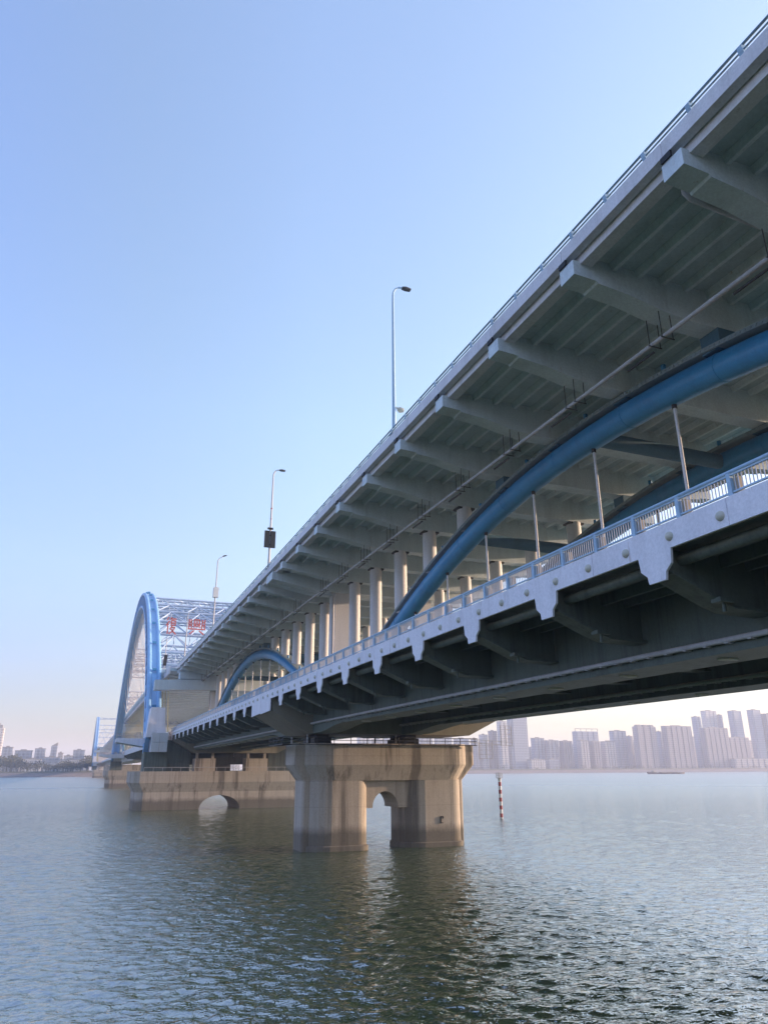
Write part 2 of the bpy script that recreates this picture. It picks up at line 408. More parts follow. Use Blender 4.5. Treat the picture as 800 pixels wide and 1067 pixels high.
def upper_deck_span(y0, y1, x0=UX0, x1=UX1, dz=0):
    # slab with longitudinal ribs under it
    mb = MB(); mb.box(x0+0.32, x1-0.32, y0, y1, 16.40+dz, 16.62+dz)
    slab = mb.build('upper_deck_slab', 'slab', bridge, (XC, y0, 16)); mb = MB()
    x = x0+1.75
    while x < x1-1.0:
        mb.prism([(x-0.15, 16.395+dz), (x-0.07, 16.14+dz), (x+0.07, 16.14+dz), (x+0.15, 16.395+dz)], 'y', y0+0.02, y1-0.02)
        x += 1.06
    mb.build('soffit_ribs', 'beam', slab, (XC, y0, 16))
    mb = MB()
    for sx, xa in ((1, x0), (-1, x1)):
        a, b_ = sorted((xa, xa+sx*0.30)); nseg = max(1, round((y1-y0)/5)); L_ = (y1-y0)/nseg
        for q in range(nseg): mb.box(a, b_, y0+q*L_+0.015, y0+(q+1)*L_-0.015, 16.34+dz, 16.86+dz)
        mb.box(a+0.02, b_-0.02, y0, y1, 16.36+dz, 16.84+dz)
        a, b_ = sorted((xa+sx*0.34, xa+sx*0.80)); mb.box(a, b_, y0+0.03, y1-0.03, 16.02+dz, 16.39+dz)
    mb.build('upper_edge_beam', 'deck', bridge, (XC, y0, 16))
    return slab
upper_deck_span(P0-30, P0-0.03); upper_deck_span(P0+0.03, P1-0.03); upper_deck_span(P1+0.03, DE)

# parapet railing of the upper deck
def upper_rail(y0, y1, x, sx, posts=True):
    mb = MB()
    mb.tube([(x+sx*0.04, y0, 17.17), (x+sx*0.04, y1, 17.17)], 0.042, 8)
    mb.tube([(x+sx*0.04, y0, 17.00), (x+sx*0.04, y1, 17.00)], 0.030, 8)
    r = mb.build('upper_railing', 'post', bridge, (x, y0, 16.86))
    n = int((y1-y0)/1.79); pp = None
    if posts:
        for k in range(n+1):
            y = y0+0.15+k*1.79
            if y > y1: break
            if pp is None:
                mb = MB()
                mb.prism([(x+sx*0.02, 16.86), (x+sx*0.30, 16.86), (x+sx*0.26, 17.04), (x+sx*0.20, 17.17), (x+sx*0.02, 17.20), (x-sx*0.05, 17.10), (x-sx*0.02, 16.95)], 'y', y-0.07, y+0.07)
                pp = mb.build('railing_post', 'rail', r, (x, y, 16.86)); yb = y
            else:
                c = copy_part(pp, (0, y-yb, 0))
    else:
        mb = MB()
        for k in range(n+1):
            y = y0+0.15+k*1.79
            mb.prism([(x+sx*0.02, 16.86), (x+sx*0.30, 16.86), (x+sx*0.20, 17.17), (x+sx*0.06, 17.19)], 'y', y-0.09, y+0.09)
        tag(mb.build('railing_posts', 'rail', r, (x, y0, 16.86)), kind='stuff')
    return r
upper_rail(P0, P1, 13.25, 1); upper_rail(P1, DE, 13.25, 1); upper_rail(P0, DE, 34.15, -1, False)

# --- lower deck ---
GX = [(16.65, 18.35), (24.3, 26.0)]       # girders
lowY = [P+6.8+5*k for P in (P0, P1) for k in range(13)]
def lower_beam_mesh(y):
    mb = MB()
    pts = [(13.18, 5.30), (13.18, 4.72), (14.8, 4.08), (15.25, 3.94), (16.6, 3.90), (30.6, 3.90), (31.9, 3.94), (32.7, 4.08), (34.2, 4.72), (34.2, 5.30)]
    mb.prism(pts, 'y', y-0.17, y+0.17)
    lowr = [(13.3, 4.62), (14.8, 4.00), (15.25, 3.86), (16.6, 3.82), (30.6, 3.82), (31.9, 3.86), (32.7, 4.00), (34.1, 4.62)]
    for (xa, za), (xb, zb) in zip(lowr[:-1], lowr[1:]):
        mb.prism([(xa, za), (xb, zb), (xb, zb+0.075), (xa, za+0.075)], 'y', y-0.36, y+0.36)
    mb.box(14.6, 15.1, y-0.50, y-0.18, 3.98, 4.10); mb.tube([(14.85, y-0.34, 3.75), (14.85, y-0.34, 3.99)], 0.05, 6)
    return mb
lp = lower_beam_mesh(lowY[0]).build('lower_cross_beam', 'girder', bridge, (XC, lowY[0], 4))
for y in lowY[1:]: copy_part(lp, (0, y-lowY[0], 0))
def lower_deck_span(y0, y1, x0=13.2, x1=34.3):
    mb = MB(); mb.box(x0+0.3, x1-0.3, y0, y1, 5.32, 5.68)
    x = x0+2.0
    while x < x1-1.4:
        if not any(a-0.3 < x < b_+0.3 for a, b_ in GX): mb.box(x-0.07, x+0.07, y0+0.02, y1-0.02, 4.98, 5.33)
        x += 0.9
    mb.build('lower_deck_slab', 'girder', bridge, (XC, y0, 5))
    for sx, xa in ((1, x0), (-1, x1)):
        mb = MB(); mb.tube([(xa+sx*0.62, y0, 5.06), (xa+sx*0.62, y1, 5.06)], 0.16, 10)
        mb.build('edge_pipe', 'girder', bridge, (xa, y0, 5))
def girders(ya, yb, pier_a=True, pier_b=True):
    for gx0, gx1 in GX:
        mb = MB()
        mb.box(gx0, gx1, ya, yb, 3.12, 5.31)
        for e, d in ((ya, 1), (yb, -1)):     # haunch towards each pier
            pts = [(e+d*0.0, 3.13), (e, 2.62), (e+d*2.2, 2.66), (e+d*4.0, 2.80), (e+d*5.8, 2.98), (e+d*8.0, 3.13)]
            mb.prism(pts, 'x', gx0, gx1)
        mb.box(gx0-0.08, gx1+0.08, ya+8, yb-8, 3.04, 3.115)
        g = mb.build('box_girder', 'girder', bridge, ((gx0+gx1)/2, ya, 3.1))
        y = ya+3.4
        while y < yb:
            m2 = MB(); ring = [((gx0+gx1)/2+0.36*math.cos(t*math.pi/7), y+0.20*math.sin(t*math.pi/7)) for t in range(14)]
            if ya+9 < y < yb-9:
                m2.prism(ring, 'z', 3.0, 3.045); m2.build('access_cover', 'white', g, ((gx0+gx1)/2, y, 3.0))
            y += 4.45
        # service pipe along the lower left edge with clamps
        m3 = MB(); px = gx0-0.14
        m3.tube([(px, ya-1.0, 1.95), (px, ya-1.0, 3.3), (px, ya-0.9, 3.38), (px, yb+1.0-0.1, 3.38), (px, yb+1.0, 3.3), (px, yb+1.0, 1.95)], 0.085, 8)
        y = ya+0.6
        while y < yb:
            m3.box(px-0.11, px+0.13, y-0.06, y+0.06, 3.27, 3.31); y += 0.8
        m3.build('service_pipe', 'pipe', g, (px, ya, 3.4))
HP = 3.45
girders(P0+HP, P1-HP); girders(P1+HP, DE)
girders(P0-40, P0-HP)
lower_deck_span(P0-30, P0+HP-3.45); lower_deck_span(P0, P1); lower_deck_span(P1+0.001, DE)

# fascia with drop plates at each bracket
def drop(mb, y, x0, x1):
    pts = [(y-0.60, 5.21), (y-0.55, 4.83), (y-0.34, 4.66), (y-0.30, 4.45), (y+0.30, 4.45), (y+0.34, 4.66), (y+0.55, 4.83), (y+0.60, 5.21)]
    mb.prism(pts, 'x', x0, x1)
def fascia(y0, y1, ys, pier_ys):
    for x0, x1 in ((13.10, 13.17), (34.23, 34.30)):
        cuts = sorted([y0, y1])
        mb = MB(); e = [y0]+[q for q in [v+2.5 for v in ys] if y0+1 < q < y1-1]+[y1]; e = sorted(e)
        for ea, eb in zip(e[:-1], e[1:]): mb.box(x0, x1, ea+0.012, eb-0.012, 5.21, 5.88)
        mb.box(x0+0.02, x1+0.01, y0, y1, 5.23, 5.86)
        for y in ys: drop(mb, y, x0, x1)
        for p in pier_ys:
            for a, b_ in ((p-3.5, p-0.03), (p+0.03, p+3.5)):
                a = max(a, y0); b_ = min(b_, y1)
                if b_ > a: mb.prism([(a, 5.21), (a, 4.30), (b_, 4.22), (b_, 5.21)], 'x', x0, x1)
        mb.build('lower_fascia', 'fascia', bridge, (x0, y0, 5.2))
fascia(P0-30, P0-0.02, [P0-6.8-5*k for k in range(5)], [P0]); fascia(P0+0.02, P1-0.02, lowY[:13], [P0, P1]); fascia(P1+0.02, DE, lowY[13:], [P1])

# lower railing
def lower_rail(y0, y1, x, fine=True, parts=True, step=0.10):
    mb = MB()
    mb.tube([(x, y0, 6.48), (x, y1, 6.48)], 0.050, 8)
    mb.box(x-0.03, x+0.03, y0, y1, 6.38, 6.41)
    mb.box(x-0.03, x+0.03, y0, y1, 5.96, 6.00)
    r = mb.build('lower_railing', 'rail', bridge, (x, y0, 5.88))
    if fine:
        mb = MB(); y = y0
        while y < y1:
            mb.box(x-0.010, x+0.010, y-0.010, y+0.010, 5.99, 6.39); y += step
        tag(mb.build('balusters', 'baluster', r, (x, y0, 5.99)), kind='stuff')
    pst = []; k = 0
    ys = []
    y = y0+0.8
    while y < y1: ys.append(y); y += 1.66
    def post(mb, y):
        mb.prism([(y-0.065, 5.87), (y+0.065, 5.87), (y+0.05, 6.44), (y-0.05, 6.44)], 'x', x-0.06, x+0.05)
    if parts:
        mb = MB(); post(mb, ys[0]); p = mb.build('railing_post', 'rail', r, (x, ys[0], 5.88))
        mb = MB(); mb.box(x+0.07, x+0.19, ys[0]-0.20, ys[0]-0.03, 5.87, 6.34); q = mb.build('post_lamp_box', 'lampbox', r, (x, ys[0], 5.88))
        for y in ys[1:]: copy_part(p, (0, y-ys[0], 0)); copy_part(q, (0, y-ys[0], 0))
    else:
        mb = MB()
        for y in ys: post(mb, y)
        tag(mb.build('railing_posts', 'rail', r, (x, y0, 5.88)), kind='stuff')
    return ys
ysA = lower_rail(P0+0.15, P1-0.05, 13.22); ysB = lower_rail(P1+0.05, DE, 13.22)
lower_rail(P0-20, DE, 34.28, parts=False, step=0.20)
# frosted dome lights on the fascia
mb = MB(); y = ysA[0]+0.33
mb.dome((13.10, y, 5.50), 0.125, -1); dp = mb.build('fascia_light', 'dome', bridge, (13.1, y, 5.5))
for q in [v+0.33 for v in ysA[1:]]+[v+0.33 for v in ysB]: copy_part(dp, (0, q-y, 0))

# crash barrier and kerb seen through the railing
for x in (15.6, 31.8):
    mb = MB(); mb.box(x-0.12, x+0.12, P0-20, DE, 5.685, 6.05)
    mb.tube([(x, P0-20, 6.30), (x, DE, 6.30)], 0.05, 6)
    y = P0-19
    while y < DE: mb.box(x-0.04, x+0.04, y-0.05, y+0.05, 6.05, 6.30); y += 2.0
    mb.build('crash_barrier', 'white', bridge, (x, P0, 5.7))

# --- tied arches between the decks ---
AX = (19.75, 27.7)
def arch_z(y, mid):
    d = (y-mid)**2; return 14.10-0.0094*d+1.35e-6*d*d
def small_arch(P, detail=True, hang=True):
    mid = P+SPAN/2
    for x in AX:
        ys = [P+1.0+(SPAN-2)*k/48 for k in range(49)]
        path = [(x, y, arch_z(y, mid)) for y in ys]
        mb = MB(); mb.tube(path, 0.56, 24)
        a = mb.build('blue_arch_rib', 'arch', bridge, (x, mid, 14.2))
        if detail:
            for k in range(12):
                yy = P+9.3+5*k
                if yy > P+SPAN-8: break
                m4 = MB(); m4.tube([(x, yy-0.05, arch_z(yy-0.05, mid)), (x, yy+0.05, arch_z(yy+0.05, mid))], 0.578, 24); m4.build('weld_collar', 'arch', a, (x, yy, arch_z(yy, mid)))
        # walkway plate with edge bolts riding on the rib
        mb = MB(); rings = []
        for (X, Y, Z) in path:
            dz = -0.0174*(Y-mid); nn = Vector((0, -dz, 1)).normalized()
            c = Vector((X, Y, Z))+nn*0.72
            rings.append([tuple(c+Vector((dx, 0, 0))+nn*dn) for dx, dn in ((-0.52, -0.10), (0.52, -0.10), (0.52, 0.07), (-0.52, 0.07))])
        mb.loft(rings)
        if detail:
            for k in range(0, 300):
                y = P+4+(SPAN-8)*k/300; z = arch_z(y, mid); dz = -0.0174*(y-mid); nn = Vector((0, -dz, 1)).normalized()
                c = Vector((x-0.525, y, z))+nn*0.70; mb.box(c.x-0.03, c.x+0.004, c.y-0.035, c.y+0.035, c.z-0.035, c.z+0.035)
        mb.build('rib_top_plate', 'arch_top', a, (x, mid, 15))
        if detail:
            for k in range(14):
                y = P+4.3+5*k-2.5
                if y < P+8 or y > P+SPAN-8: continue
                z = arch_z(y, mid)
                mb = MB(); mb.tube([(x-0.25, y, z+0.80), (x-0.25, y, z+1.15)], 0.10, 8); mb.build('lamp_stub', 'arch', a, (x-0.25, y, z+0.7))
        for k in range(13):
            y = P+6.8+5*k; z = arch_z(y, mid)
            if z < 8.0 or not hang: continue
            mb = MB(); mb.tube([(x, y, 5.66), (x, y, z-0.52)], 0.062, 8)
            h = mb.build('hanger_rod', 'column', bridge, (x, y, 5.66))
            mb = MB(); mb.tube([(x, y, z-0.72), (x, y, z-0.50)], 0.10, 10)
            mb.build('hanger_socket', 'dark' if detail else 'column', h, (x, y, z-1))
    for y in (P+13, P+25, P+SPAN/2, P+SPAN-25, P+SPAN-13):   # braces between the two ribs
        z = arch_z(y, mid); mb = MB()
        mb.tube([(AX[0]+0.4, y, z), (AX[1]-0.4, y, z)], 0.36, 12)
        mb.build('rib_brace', 'brace', bridge, (AX[0], y, z))
small_arch(P0); small_arch(P1)
for P in (P0, P1):
    mid = P+SPAN/2
    for k in range(14):
        y = P+4.3+5*k; z = arch_z(y, mid)+0.78
        for x in AX:
            zb = max(z-0.1, 5.66) if (P+4.5 < y < P+SPAN-4.4) else 5.66
            zt = 14.91
            mb = MB()
            if zt-zb > 0.9:
                mb.tube([(x, y, zb), (x, y, zt)], 0.46, 20)
                c = mb.build('deck_column', 'column', bridge, (x, y, zb))
                mb = MB(); mb.box(x-0.55, x+0.55, y-0.36, y+0.36, 14.78, 14.89)
                mb.build('column_collar', 'clamp', c, (x, y, zt))
            else:
                mb.box(x-0.42, x+0.42, y-0.42, y+0.42, zb-0.1, zt)
                c = mb.build('crown_bearing', 'brace', bridge, (x, y, zb))
# wall piers standing on the lower deck over each river pier, with drain pipe
for P in (P0, P1, DE-1.2):
    for x in AX:
        mb = MB(); mb.box(x-0.62, x+0.78, P-0.9, P-0.05, 5.66, 14.76); mb.box(x-0.62, x+0.78, P+0.05, P+0.9, 5.66, 14.76)
        wp = mb.build('wall_pier', 'column', bridge, (x, P, 5.66))
        mb = MB(); mb.tube([(x-0.85, P-0.95, 5.66), (x-0.85, P-0.95, 14.6), (x-1.3, P-0.95, 15.0)], 0.12, 8)
        mb.build('drain_pipe', 'pipe', wp, (x-0.85, P-0.95, 5.66))

# cable duct hung beneath the upper deck
def duct(y0, y1):
    mb = MB(); mb.tube([(17.0, y0, 14.12), (17.0, y1, 14.12)], 0.08, 10)
    d = mb.build('hanging_duct', 'pipe', bridge, (17, y0, 14.1))
    return d
for P, y0, y1 in ((P0, P0-20, P1), (P1, P1, DE-1)):
    d = duct(y0, y1)
    pr = None
    for k in range(14):
        y = P+4.3+5*k
        if y > DE: continue
        if pr is None:
            mb = MB(); mb.tube([(17.22, y+0.6, 13.98), (17.22, y+2.0, 13.98)], 0.05, 6); pc = mb.build('conduit', 'clamp', d, (17.2, y, 14))
            pr = []
            for e in (-0.28, 0.34):
                mb = MB()
                mb.bar((16.82, y+e, 14.02), (16.82, y+e, 15.05), 0.024); mb.bar((17.30, y+e, 14.02), (17.30, y+e, 14.98), 0.024); mb.bar((16.76, y+e, 14.0), (17.36, y+e, 14.0), 0.032)
                pr.append(mb.build('duct_bracket', 'clamp', d, (17, y+e, 14)))
            yb = y
        else:
            for q in [pc]+pr: copy_part(q, (0, y-yb, 0))
# drainage pipes running across under some brackets
for y in (P0+4.3+20, P0+4.3+45, P1+4.3+5, P1+4.3+25):
    mb = MB(); mb.tube([(14.3, y+0.62, 16.35), (14.3, y+0.62, 15.75), (14.5, y+0.62, 15.6), (19.2, y+0.62, 15.35), (19.3, y+0.62, 15.2), (19.3, y+0.62, 14.95)], 0.09, 8)
    mb.build('drainage_pipe', 'pipe', bridge, (14.3, y, 15.6))

# --- concrete river piers ---
def plan(x0, x1, y0, y1, cl=(2.3, 1.1), cr=(1.0, 0.7)):
    return [(x0, y0+cl[1]), (x0+cl[0]*0.35, y0+cl[1]*0.42), (x0+cl[0], y0), (x1-cr[0], y0), (x1, y0+cr[1]),
            (x1, y1-cr[1]), (x1-cr[0], y1), (x0+cl[0], y1), (x0+cl[0]*0.35, y1-cl[1]*0.42), (x0, y1-cl[1])]
def rounded(x0, x1, y0, y1, rl, rr, n=7):
    """plan with rounded corners, rl left and rr right (elliptic, limited by the depth), same vertex count always"""
    pts = []; h = (y1-y0)/2-0.01
    for cx, cy, ax, ay, a0 in ((x0+rl, y0+min(rl, h), rl, min(rl, h), 180), (x1-rr, y0+min(rr, h), rr, min(rr, h), 270),
                               (x1-rr, y1-min(rr, h), rr, min(rr, h), 0), (x0+rl, y1-min(rl, h), rl, min(rl, h), 90)):
        for k in range(n):
            t = R_(a0+90*k/(n-1)); pts.append((cx+ax*math.cos(t), cy+ay*math.sin(t)))
    return pts
def pier_one(P, parent=bridge):
    y0, y1 = P-3.45, P+1.2
    mb = MB()
    def ring(p, z): return [(x, y, z) for x, y in p]
    # cap: rounded body with a stepped nose at either end
    mb.loft([ring(rounded(16.3, 29.8, y0+0.35, y1-0.35, 2.2, 1.3), -0.92), ring(rounded(15.6, 30.5, y0, y1, 2.6, 1.5), 0.27), ring(rounded(15.6, 30.5, y0, y1, 2.6, 1.5), 1.90)])
    for xa, xb, da, db in ((16.1, 17.8, 15.2, 17.8), (29.0, 30.2, 29.0, 31.3)):
        lo_ = rounded(xa, xb, y0+1.15, y1-1.0, 0.25, 0.25); hi_ = rounded(da, db, y0+0.95, y1-0.8, 0.35, 0.35)
        mb.loft([ring(lo_, -0.93), ring(hi_, 0.272), ring(hi_, 1.895)])
    for xa, xb, rl, rr_ in ((16.25, 21.4, 2.0, 0.9), (24.15, 29.75, 2.1, 0.9)):
        mb.loft([ring(rounded(xa, xb, y0+0.35, y1-0.35, rl, rr_), z) for z in (WATER-3, -0.90)])
        mb.loft([ring(rounded(xa-0.12, xb+0.12, y0+0.23, y1-0.23, rl, rr_), z) for z in (WATER-3, WATER+0.32)]+[ring(rounded(xa, xb, y0+0.35, y1-0.35, rl, rr_), WATER+0.40)])
    for xa, xb in ((16.08, 17.7), (28.8, 30.18)):
        mb.loft([ring(rounded(xa, xb, y0+1.15, y1-1.0, 0.25, 0.25), z) for z in (WATER-3, -0.91)])
    ya, yb = y0+0.75, y1-0.9
    cx, ri = 22.9, 1.12
    arc = [(cx-ri*math.cos(t*math.pi/12), -3.0+1.25*math.sin(t*math.pi/12)) for t in range(13)]
    mb.prism([(20.9, -0.90), (20.9, -3.0), arc[0], (arc[0][0], -0.90)][::-1], 'y', ya, yb)
    for i in range(12):
        a, b_ = arc[i], arc[i+1]; mb.prism([(a[0], -0.90), a, b_, (b_[0], -0.90)][::-1], 'y', ya, yb)
    mb.prism([(arc[-1][0], -0.90), arc[-1], (25.0, -3.0), (25.0, -0.90)][::-1], 'y', ya, yb)
    pr = mb.build('river_pier', 'pier', parent, (XC, P, WATER)); pr.location.x += 0.2*S
    # bracket block on the column flank that carries the panel, bearings, and the inspection rail
    for x in (17.5, 25.2):
        for yy in (P-2.2, P+0.2):
            mb = MB(); mb.box(x-0.7, x+0.7, yy-0.6, yy+0.6, 1.90, 2.35); mb.box(x-0.5, x+0.5, yy-0.5, yy+0.5, 2.35, 2.615)
            mb.build('bearing', 'dark', pr, (x, yy, 1.9))
    mb = MB()
    for z in (2.12, 2.36):
        mb.tube([(14.0, y0-0.12, z), (31.0, y0-0.12, z)], 0.028, 6); mb.tube([(14.0, y0-0.12, z), (14.0, y1, z)], 0.028, 6)
    x = 14.0
    while x < 31.1: mb.bar((x, y0-0.12, 1.80), (x, y0-0.12, 2.36), 0.045); x += 1.4
    y = y0
    while y < y1: mb.bar((14.0, y, 1.80), (14.0, y, 2.36), 0.045); y += 1.4
    mb.box(14.0, 31.0, y0-0.16, y0, 1.76, 1.82); mb.box(13.96, 14.9, y0-0.16, y1, 1.76, 1.82)
    mb.build('inspection_rail', 'clamp', pr, (14, y0, 1.8))
    # hanging access ladders right of the cap
    mb = MB(); yy = y0+0.6
    mb.bar((30.7, yy, 2.10), (35.0, yy, 1.80), 0.05); mb.bar((30.7, yy, 2.35), (35.0, yy, 2.1), 0.04)
    for x in (31.6, 32.3, 32.9): mb.bar((x, yy, 0.7), (x, yy, 2.2), 0.045)
    for z in (0.75, 1.1, 1.45, 1.8): mb.bar((31.6, yy, z), (32.9, yy, z), 0.035)
    for x in (33.8, 34.3, 34.9): mb.bar((x, yy, 1.8), (x, yy, 3.5), 0.045)
    for z in (2.4, 2.8, 3.2, 3.5): mb.bar((33.8, yy, z), (34.9, yy, z), 0.035)
    mb.build('access_ladder', 'pipe', pr, (31, yy, 1.8))
    # gauge bracket on the right column
    mb = MB(); yh = y0+0.32; mb.bar((27.6, yh, -4.25), (27.6, yh, -3.72), 0.07); mb.bar((27.6, yh, -3.75), (27.82, yh, -3.75), 0.06); mb.bar((27.82, yh, -3.75), (27.82, yh, -3.9), 0.05); mb.bar((27.6, yh, -4.22), (27.8, yh, -4.22), 0.05)
    mb.build('wall_hook', 'dark', pr, (27.3, y0, -3.9))
    # transverse diaphragm of the lower deck over the pier
    mb = MB(); pts = [(13.32, 5.30), (13.32, 4.30), (16.3, 2.62), (30.6, 2.62), (34.2, 4.30), (34.2, 5.30)]
    mb.prism(pts, 'y', P-3.4, P+3.4)
    mb.build('pier_diaphragm', 'soffit', bridge, (XC, P, 3))
    return pr
pier_one(P1); pier_one(P0)

def big_pier(P, name='river_pier', ya=-10, yb=1.5, blocks=True):
    mb = MB(); y0, y1 = P+ya, P+yb
    x0, x1 = 7.1, 38.4
    top = plan(x0, x1, y0, y1, (1.4, 1.5), (1.4, 1.5)); low = plan(x0+0.85, x1-0.85, y0+0.45, y1-0.45, (1.3, 1.3), (1.3, 1.3))
    mb.loft([[(x, y, z) for x, y in r] for r, z in ((low, -3.4), (top, -2.0), (top, -0.33))])
    # lower wall pierced by a low arch
    cx, hw, rise = 21.1, 3.2, 2.0
    arc = [(cx-hw*math.cos(t*math.pi/16), WATER+0.05+rise*math.sin(t*math.pi/16)) for t in range(17)]
    L = [p for p in low if p[0] < XC]; 
    lo = [(low[i]) for i in range(len(low))]
    left = [(cx-hw, y0+0.45), (cx-hw, y1-0.45)]+[p for p in (low[7], low[8], low[9], low[0], low[1], low[2])]
    right = [(cx+hw, y1-0.45), (cx+hw, y0+0.45)]+[low[3], low[4], low[5], low[6]]
    mb.prism(left, 'z', WATER-3, -3.38); mb.prism(right, 'z', WATER-3, -3.38)
    for i in range(16):
        a, b_ = arc[i], arc[i+1]; mb.prism([(a[0], -3.38), a, b_, (b_[0], -3.38)][::-1], 'y', y0+0.45, y1-0.45)
    pr = mb.build(name, 'pier', bridge, (XC, P, WATER))
    if blocks:
        for xa, xb in ((16.8, 20.1), (25.1, 28.7)):
            mb = MB(); mb.box(xa, xb, y0+1.0, y0+4.0, -0.33, 1.62); mb.box(xa+0.2, xa+0.6, y0+1.6, y0+2.2, 1.62, 2.5); mb.box(xb-0.6, xb-0.2, y0+1.6, y0+2.2, 1.62, 2.5)
            mb.build('bearing_block', 'pier', pr, (xa, y0, -0.33))
        mb = MB()
        mb.tube([(9, y0+0.1, 0.25), (37, y0+0.1, 0.25)], 0.035, 6)
        x = 9
        while x < 37.2: mb.bar((x, y0+0.1, -0.33), (x, y0+0.1, 0.25), 0.05); x += 1.4
        mb.build('inspection_rail', 'pipe', pr, (9, y0, -0.33))
    return pr
bp = big_pier(P2)
mb = MB(); mb.box(12.6, 16.4, P2-6, P2+5, -0.34, 4.5); mb.box(16.401, 29.5, P2-2, P2+5, 0.75, 4.49); mb.box(20.5, 24.0, P2-1, P2+4, -0.34, 0.74); mb.box(29.501, 34.5, P2-6, P2+5, -0.34, 4.48)
mb.build('support_wall', 'girder', bp, (XC, P2, 0))
mb = MB(); mb.prism([(13.32, 5.30), (13.32, 4.30), (16.6, 2.50), (30.4, 2.50), (34.2, 4.30), (34.2, 5.30)], 'y', DE-5.0, DE-1.0)
mb.build('pier_diaphragm', 'soffit', bridge, (XC, P2, 3))

# --- great arch spans ---
ARX = (10.2, 37.2)
def rib_pt(t, Pa, Pb, z0=3.5, rise=38.3):
    u = abs(2*t-1)
    return Pa+(Pb-Pa)*t, z0+rise*(1-0.86*u**2-0.14*u**4)
def great_rib(Pa, Pb, x, detail=True, dx=0.0):
    N = 64 if detail else 28
    ts = [k/N for k in range(N+1)]
    cl = [rib_pt(t, Pa, Pb) for t in ts]
    fr = []
    for i, (y, z) in enumerate(cl):
        a = cl[max(i-1, 0)]; b_ = cl[min(i+1, N)]; T = Vector((0, b_[0]-a[0], b_[1]-a[1])).normalized()
        fr.append((Vector((x+dx, y, z)), Vector((0, -T.z, T.y))))
    hd, hw = 1.55, 0.85
    mb = MB()
    for sx in (-1, 1):
        for sn in (-1, 1):
            mb.tube([tuple(c+Vector((sx*hw, 0, 0))+nn*(sn*hd)) for c, nn in fr], 0.42, 10 if detail else 6)
    # recessed web plates top/bottom and sides
    for sn in (-1, 1):
        mb.loft([[tuple(c+Vector((dx_, 0, 0))+nn*(sn*hd+dn)) for dx_, dn in ((-hw, -0.06), (hw, -0.06), (hw, 0.06), (-hw, 0.06))] for c, nn in fr])
    for sx in (-1, 1):
        mb.loft([[tuple(c+Vector((sx*hw+a, 0, 0))+nn*b_) for a, b_ in ((-0.05, -hd), (0.05, -hd), (0.05, -0.35), (-0.05, -0.35))] for c, nn in fr])
        mb.loft([[tuple(c+Vector((sx*hw+a, 0, 0))+nn*b_) for a, b_ in ((-0.05, 0.35), (0.05, 0.35), (0.05, hd), (-0.05, hd))] for c, nn in fr])
        if detail:
            for i in range(0, N, 1):
                c0, n0 = fr[i]
                o = Vector((sx*(hw+0.02), 0, 0)); mb.bar(tuple(c0+o-n0*hd), tuple(c0+o+n0*hd), 0.7, 0.14)
    r = mb.build('great_arch_rib', 'sky_blue', bridge, (x+dx, Pa, 3.5))
    if detail:
        mb = MB()
        for i in range(2, N-1, 3):
            c, nn = fr[i]; q = c+nn*(hd+0.42); mb.box(q.x-0.35, q.x+0.35, q.y-0.25, q.y+0.25, q.z-0.05, q.z+0.35)
        mb.build('rib_fitting', 'arch', r, (x+dx, Pa, 40))
    return fr
for x in ARX: frs = great_rib(GA, GB, x)

def brace(ta, tb, Pa=GA, Pb=GB, dx=0.0, fine=True, xs=ARX):
    """lattice box between the two ribs, following the rib between stations ta and tb"""
    xa, xb = xs[0]+1.0+dx, xs[1]-1.0+dx
    mb = MB()
    st = [rib_pt(ta+(tb-ta)*k/4, Pa, Pb) for k in range(5)] if fine else [rib_pt(ta+(tb-ta)*k/2, Pa, Pb) for k in range(3)]
    nb = 8
    for j, (y, z) in enumerate(st):
        for dz in ((1.15, -1.15) if fine else (0.9,)):
            mb.tube([(xa, y, z+dz), (xb, y, z+dz)], 0.27 if dz > 0 else 0.24, 6)
        if fine:
            for k in range(nb):
                x0 = xa+(xb-xa)*k/nb; x1 = xa+(xb-xa)*(k+1)/nb
                a, b_ = (1.15, -1.15) if k % 2 else (-1.15, 1.15)
                mb.tube([(x0, y, z+a), (x1, y, z+b_)], 0.12, 5); mb.tube([(x0, y, z+1.15), (x0, y, z-1.15)], 0.10, 5)
    for j in range(len(st)-1):
        (y0, z0), (y1, z1) = st[j], st[j+1]
        for k in range(nb):
            x0 = xa+(xb-xa)*k/nb; x1 = xa+(xb-xa)*(k+1)/nb
            if k % 2: x0, x1 = x1, x0
            for dz in ((1.15, -1.15) if fine else (0.9,)):
                mb.tube([(x0, y0, z0+dz), (x1, y1, z1+dz)], 0.13, 5)
    return mb.build('brace_truss', 'truss', bridge, (xa, st[0][0], st[0][1]))
tr1 = brace(0.115, 0.27)
brace(0.42, 0.58); tr3 = brace(0.73, 0.80); brace(0.86, 0.92)

